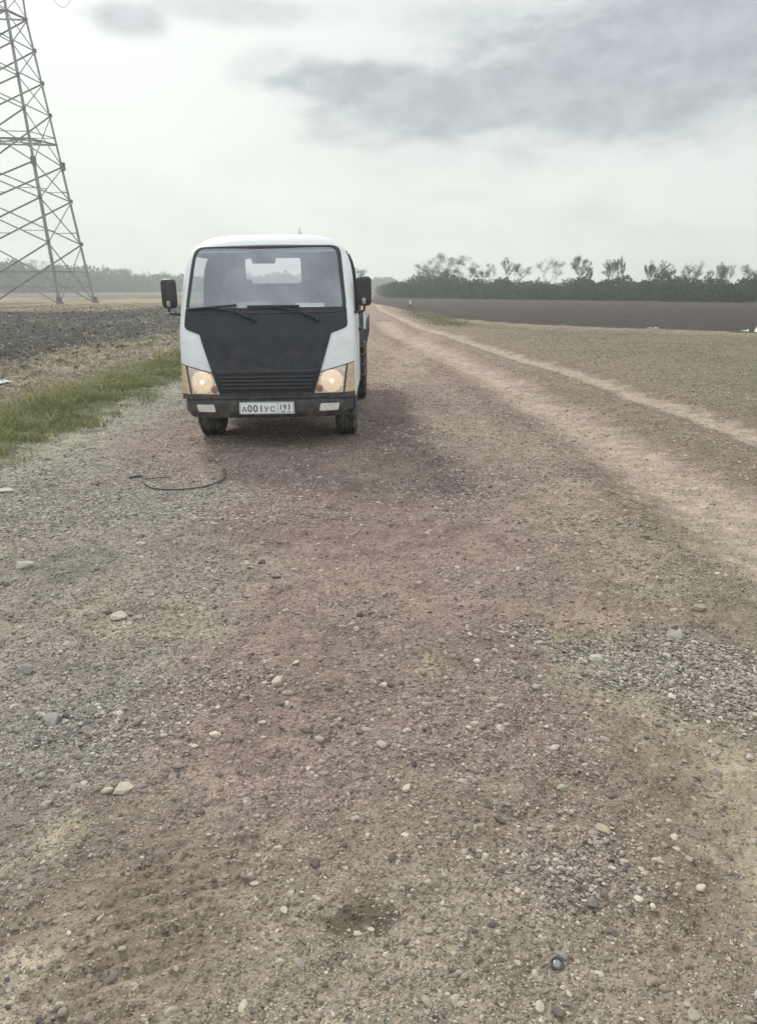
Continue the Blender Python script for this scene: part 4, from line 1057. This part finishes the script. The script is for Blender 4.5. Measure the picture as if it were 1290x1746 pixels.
# crossarms reach along the b direction away and a direction left/right (line runs across the view)
arm_dir = Vector((math.cos(PPHI), -math.sin(PPHI), 0))
for zc_, ln in ((29.0, 5.2), (33.8, 4.2)):
    for s_ in (-1, 1):
        bm = bmesh.new(); kk = (0, 1) if s_ > 0 else (3, 2)
        base_lo = [leg_pt(k, zc_) for k in kk]; base_hi = [leg_pt(k, zc_ + 2.4) for k in kk]
        tip = (base_lo[0] + base_lo[1]) / 2 + arm_dir * s_ * ln + Vector((0, 0, .3))
        for b0 in base_lo: angle(bm, b0, tip, .14)
        for b0 in base_hi: angle(bm, b0, tip, .12)
        n_ = 5
        for i in range(1, n_):
            t = i / n_; q = [b0.lerp(tip, t) for b0 in base_lo + base_hi]; p_ = [b0.lerp(tip, (i - 1) / n_) for b0 in base_lo + base_hi]
            angle(bm, q[0], q[1], .07); angle(bm, q[0], q[2], .07); angle(bm, q[1], q[3], .07); angle(bm, p_[0], q[1], .07); angle(bm, p_[2], q[0], .07); angle(bm, p_[3], q[1], .07)
        ca = bobj('crossarm', bm, M_steel, pyl)
        for sg in (-1, 1):      # tension insulator strings along the line direction
            ldir = Vector((math.sin(PPHI), math.cos(PPHI), 0)) * sg + Vector((0, 0, -.12)); bm = bmesh.new(); a = tip + Vector((0, 0, -.2))
            tube(bm, [a, a + ldir * 2.2], .03, 6)
            for q in np.linspace(.25, 2.0, 12): 
                c_0 = a + ldir * q; tube(bm, [c_0, c_0 + ldir * .05], [.14, .05], 12)
            bobj('insulator_string', bm, M_insu, ca, True)
        bm = bmesh.new(); L_ = []
        l0 = Vector((math.sin(PPHI), math.cos(PPHI), 0))
        for t in np.linspace(-1, 1, 19): L_.append(tip + l0 * 2.2 * t + Vector((0, 0, -.46 - 2.1 * (1 - t * t))))
        tube(bm, L_, .022, 6); bobj('jumper_wire', bm, M_wire, ca, True)

# ------------------------------------------------------------------ trees
def leaf_quads(P, s, col, seed, flat=.0):
    rg = np.random.default_rng(seed); n = len(P)
    a = rg.normal(size=(n, 3)); a /= np.linalg.norm(a, axis=1, keepdims=True); b = np.cross(a, rg.normal(size=(n, 3))); b /= np.linalg.norm(b, axis=1, keepdims=True)
    a *= s[:, None]; b *= s[:, None] * .62
    V_ = np.stack([P - a, P - b * .9, P + a, P + b], 1).reshape(-1, 3); F_ = np.arange(n * 4).reshape(-1, 4)
    return V_, F_, np.repeat(col, 4, 0)
def tree(x, y, h, w, kind, label, group, seed, leafcol, dens=1.0, bare=.35):
    rg = random.Random(seed); nr_ = np.random.default_rng(seed)
    root = empty('tree', (x, y, 0), label=label, cat='tree', group=group)
    bm = bmesh.new(); tips = []
    def grow(p, d_, L, r, lv):
        q = p; pts = [p.copy()]; rs = [r]
        for i in range(3):
            d_ = (d_ + Vector((rg.gauss(0, .16), rg.gauss(0, .16), rg.gauss(.06, .08)))).normalized(); q = q + d_ * L / 3; pts.append(q.copy()); rs.append(r * (1 - .22 * (i + 1)))
            if lv >= 2: tips.append(q.copy())
        tube(bm, pts, rs, 6 if lv == 0 else 4 if lv < 2 else 3, cap=False)
        if lv < 4:
            for _ in range(rg.choice((2, 3)) if lv else (4 if kind != 'column' else 3)):
                a = rg.uniform(0, 6.28); sp_ = {'umbrella': .75, 'column': .28, 'round': .65, 'loose': .60}[kind] * rg.uniform(.6, 1.25)
                side = Vector((math.cos(a), math.sin(a), 0)); nd = (d_ + side * sp_).normalized(); st = pts[rg.choice((2, 3, 3))]
                grow(st, nd, L * rg.uniform(.58, .82), r * .45, lv + 1)
    grow(Vector((0, 0, -.1)), Vector((rg.gauss(0, .06), rg.gauss(0, .06), 1)).normalized(), {'umbrella': 1.7, 'loose': 1.3}.get(kind, 1.0), .05, 0)
    zs_ = [v.co.z for v in bm.verts]; xs_ = sorted(v.co.x for v in bm.verts); zm = max(zs_)
    wid = max(xs_[-1] - xs_[0], .1); kx = w / wid; kz = h / zm; cxm = (xs_[0] + xs_[-1]) / 2
    for v in bm.verts:
        t = min(1, max(0, v.co.z / zm * 2)); v.co = Vector(((v.co.x - cxm * t) * kx, v.co.y * kx, v.co.z * kz))
    bobj('trunk', bm, pmat('bark', (.10, .085, .07), .9, var=.3, scale=4), root)
    T = np.array([((p.x - cxm * min(1, max(0, p.z / zm * 2))) * kx, p.y * kx, p.z * kz) for p in tips]); T = T[T[:, 2] > h * bare]
    # clumps with gaps: some twigs carry many leaves, some none
    k = nr_.uniform(size=len(T)) ** 1.5; per = int(9 * dens); P = []
    for t_, kk in zip(T, k):
        m_ = int(per * kk * 2.2)
        if m_: P.append(t_ + nr_.normal(0, 1, (m_, 3)) * np.array([w * .045, w * .045, h * .018]) )
    P = np.concatenate(P); n_ = len(P)
    s_ = nr_.uniform(.5, 1.2, n_) * h * .0095
    col = pick(nr_, n_, leafcol, [.5, .3, .2], .3)
    v, f, c = leaf_quads(P, s_, col, seed)
    obj('crown', npmesh('crown', v, f, c), M_leaf, root)
    return root
LC = [np.array([.045, .078, .048]), np.array([.06, .085, .055]), np.array([.034, .058, .040])]
LD = [np.array([.075, .07, .05]), np.array([.055, .055, .04]), np.array([.045, .05, .035])]
def belt_right(px):
    k = (px - 645) / 1341.0; t = (140 * k - 3) / (42 + 52 * k); return 3 + 42 * t, 140 - 52 * t
def top_h(px, py, D): u, yy, zz = ray(px, py); return CAM_H + D * zz / yy
RT = [(716, 459, 18, 'loose', 'thin leaning tree at the left end of the right tree belt'),
 (737, 438, 50, 'loose', 'airy wide tree, second from the left end of the right belt'),
 (768, 433, 48, 'loose', 'tallest broad tree of the right belt with a see-through crown'),
 (796, 436, 44, 'loose', 'broad see-through tree touching the tallest one on its right'),
 (829, 449, 34, 'round', 'low bushy tree right of the two broad ones'),
 (860, 440, 18, 'column', 'slim pale tree between the bushy tree and the small umbrella one'),
 (889, 450, 28, 'umbrella', 'small dark umbrella shaped tree standing apart in the right belt'),
 (936, 438, 38, 'loose', 'loose bare looking tree right of the umbrella shaped one'),
 (983, 436, 28, 'umbrella', 'dark flat topped tree bending right near the middle of the belt'),
 (1003, 444, 14, 'column', 'faint thin tree right behind the dark flat topped one'),
 (1024, 444, 14, 'column', 'narrow sparse tree left of the dense spire tree'),
 (1042, 442, 18, 'loose', 'sparse tree touching the left side of the dense spire tree'),
 (1057, 436, 15, 'column', 'dense dark spire shaped tree with a knobbly outline'),
 (1097, 447, 18, 'loose', 'left tree of a bare pair right of the spire tree'),
 (1109, 444, 16, 'column', 'right, paler tree of a bare pair right of the spire tree'),
 (1131, 445, 24, 'umbrella', 'wind bent tree with its top pointing to the right'),
 (1167, 456, 16, 'column', 'short thin tree right of the wind bent one'),
 (1184, 447, 28, 'loose', 'pale bare tree right of the short thin one'),
 (1198, 460, 16, 'round', 'small round dark tree between the pale bare ones'),
 (1226, 452, 30, 'loose', 'see-through tree left of the last three in the right belt'),
 (1240, 446, 22, 'loose', 'faint tall tree third from the right frame edge'),
 (1268, 451, 28, 'umbrella', 'dark leaning tree second from the right frame edge'),
 (1287, 462, 16, 'column', 'tree cut by the right frame edge')]
for i, (px, py, wp_, kd, lab) in enumerate(RT):
    x, y = belt_right(px); y += 1.5 * math.sin(i * 2.3); h = top_h(px, py, y)
    dk = i in (4, 6, 8, 12, 15, 18, 21)
    tree(x, y, h, wp_ * y / 1341 * 1.15, kd, lab, 'trees rising above the right hedge belt', 900 + i, LC if dk else LD, 1.6 if dk else (1.9 if i in (1, 2, 3) else 1.3), .55 if kd == 'umbrella' else .40)
LT = [(30, 452, 60, 260, 'broad hazy tree crown at the left frame edge behind the pylon'), (66, 443, 44, 275, 'highest rounded tree crown seen through the pylon legs'),
 (165, 461, 34, 305, 'low wide tree right of the pylon'), (185, 451, 20, 310, 'narrow upright tree right of the pylon, taller than its neighbours'), (208, 456, 24, 320, 'rounded tree just right of the narrow upright one'),
 (225, 459, 16, 325, 'slim round topped tree, first of a similar pair'), (248, 461, 18, 330, 'small ball topped tree, second of a similar pair'), (291, 462, 30, 345, 'bushy tree showing just above the left truck mirror'),
 (607, 457, 32, 215, 'pale round tree between the truck cab and its right mirror')]
for i, (px, py, wp_, D, lab) in enumerate(LT):
    k = (px - 645) / 1341.0; tree(k * D, D, top_h(px, py, D), wp_ * D / 1341 * 1.1, 'round', lab, 'far trees standing out of the left wood', 950 + i, LC, 1.9, .3)
def belt(name, pts, n, htf, depth, leaf, cols, label, seed):
    rg = np.random.default_rng(seed); P_ = np.array(pts, float); sl = np.hypot(*np.diff(P_, axis=0).T); cum = np.concatenate([[0], np.cumsum(sl)])
    t = rg.uniform(0, cum[-1], n); x = np.interp(t, cum, P_[:, 0]); y = np.interp(t, cum, P_[:, 1])
    tx = np.interp(t + .5, cum, P_[:, 0]) - x; ty = np.interp(t + .5, cum, P_[:, 1]) - y; L = np.hypot(tx, ty) + 1e-6
    dd = rg.uniform(-.5, .5, n) * depth; x -= ty / L * dd; y += tx / L * dd
    H = htf(t, x, y) * (.42 + 1.15 * fbm(x, y, .09 / leaf, 4, seed, .6)) * (1 - .35 * (2 * dd / depth) ** 2)
    z = H * np.maximum(rg.uniform(size=n) ** .8, 0)
    s_ = leaf * rg.uniform(.5, 1.3, n)
    c = pick(rg, n, cols, [.5, .3, .2], .3) * (.8 + .5 * fbm(x, y, .25, 3, seed + 4))[:, None]
    v, f, c = leaf_quads(np.stack([x, y, z], -1), s_, c, seed)
    o = obj(name, npmesh(name, v, f, c), M_leaf); tag(o, label, 'shrub belt', kind='stuff'); return o
belt('hedge_belt', [(3.6, 133), (45, 88), (62, 68)], 90000, lambda t, x, y: 2.35 + .4 * sstep(20, 45, x) + 1.1 * np.exp(-((x - 10) / 4.5) ** 2) + .5 * np.sin(x * 1.1) * np.sin(x * .37 + 1), 6, .17, LC, 'dense dark green scrub under the right row of trees', 81)
belt('roadside_scrub', [(1.0, 330), (2.4, 200), (3.6, 136)], 16000, lambda t, x, y: 2.2 + 0 * x, 5, .25, LC, 'hazy bushes where the road vanishes right of the truck mirror', 82)
belt('far_wood', [(-190, 235), (-128, 262), (-100, 330), (-60, 400), (-20, 450), (8, 470)], 90000, lambda t, x, y: 6.6 + 1.2 * np.sin(x * .09) + 1.4 * fbm(x, y, .05, 3, 7), 16, .55, [c * 1.15 for c in LC], 'long low green wood along the horizon on the left', 83)

# ------------------------------------------------------------------ haze
hz = bpy.data.materials.new('haze_air'); hz.use_nodes = True; t = hz.node_tree; t.nodes.clear()
pv = N(t, 'ShaderNodeVolumePrincipled'); pv.inputs['Color'].default_value = c4(.90, .95, .93); pv.inputs['Density'].default_value = .0017; pv.inputs['Anisotropy'].default_value = .3
t.links.new(pv.outputs[0], N(t, 'ShaderNodeOutputMaterial').inputs['Volume'])
bm = bmesh.new(); box(bm, (0, 100, 20), (1500, 1500, 44)); o = bobj('haze', bm, hz); tag(o, 'pale haze filling the air over the fields', 'haze', kind='stuff')
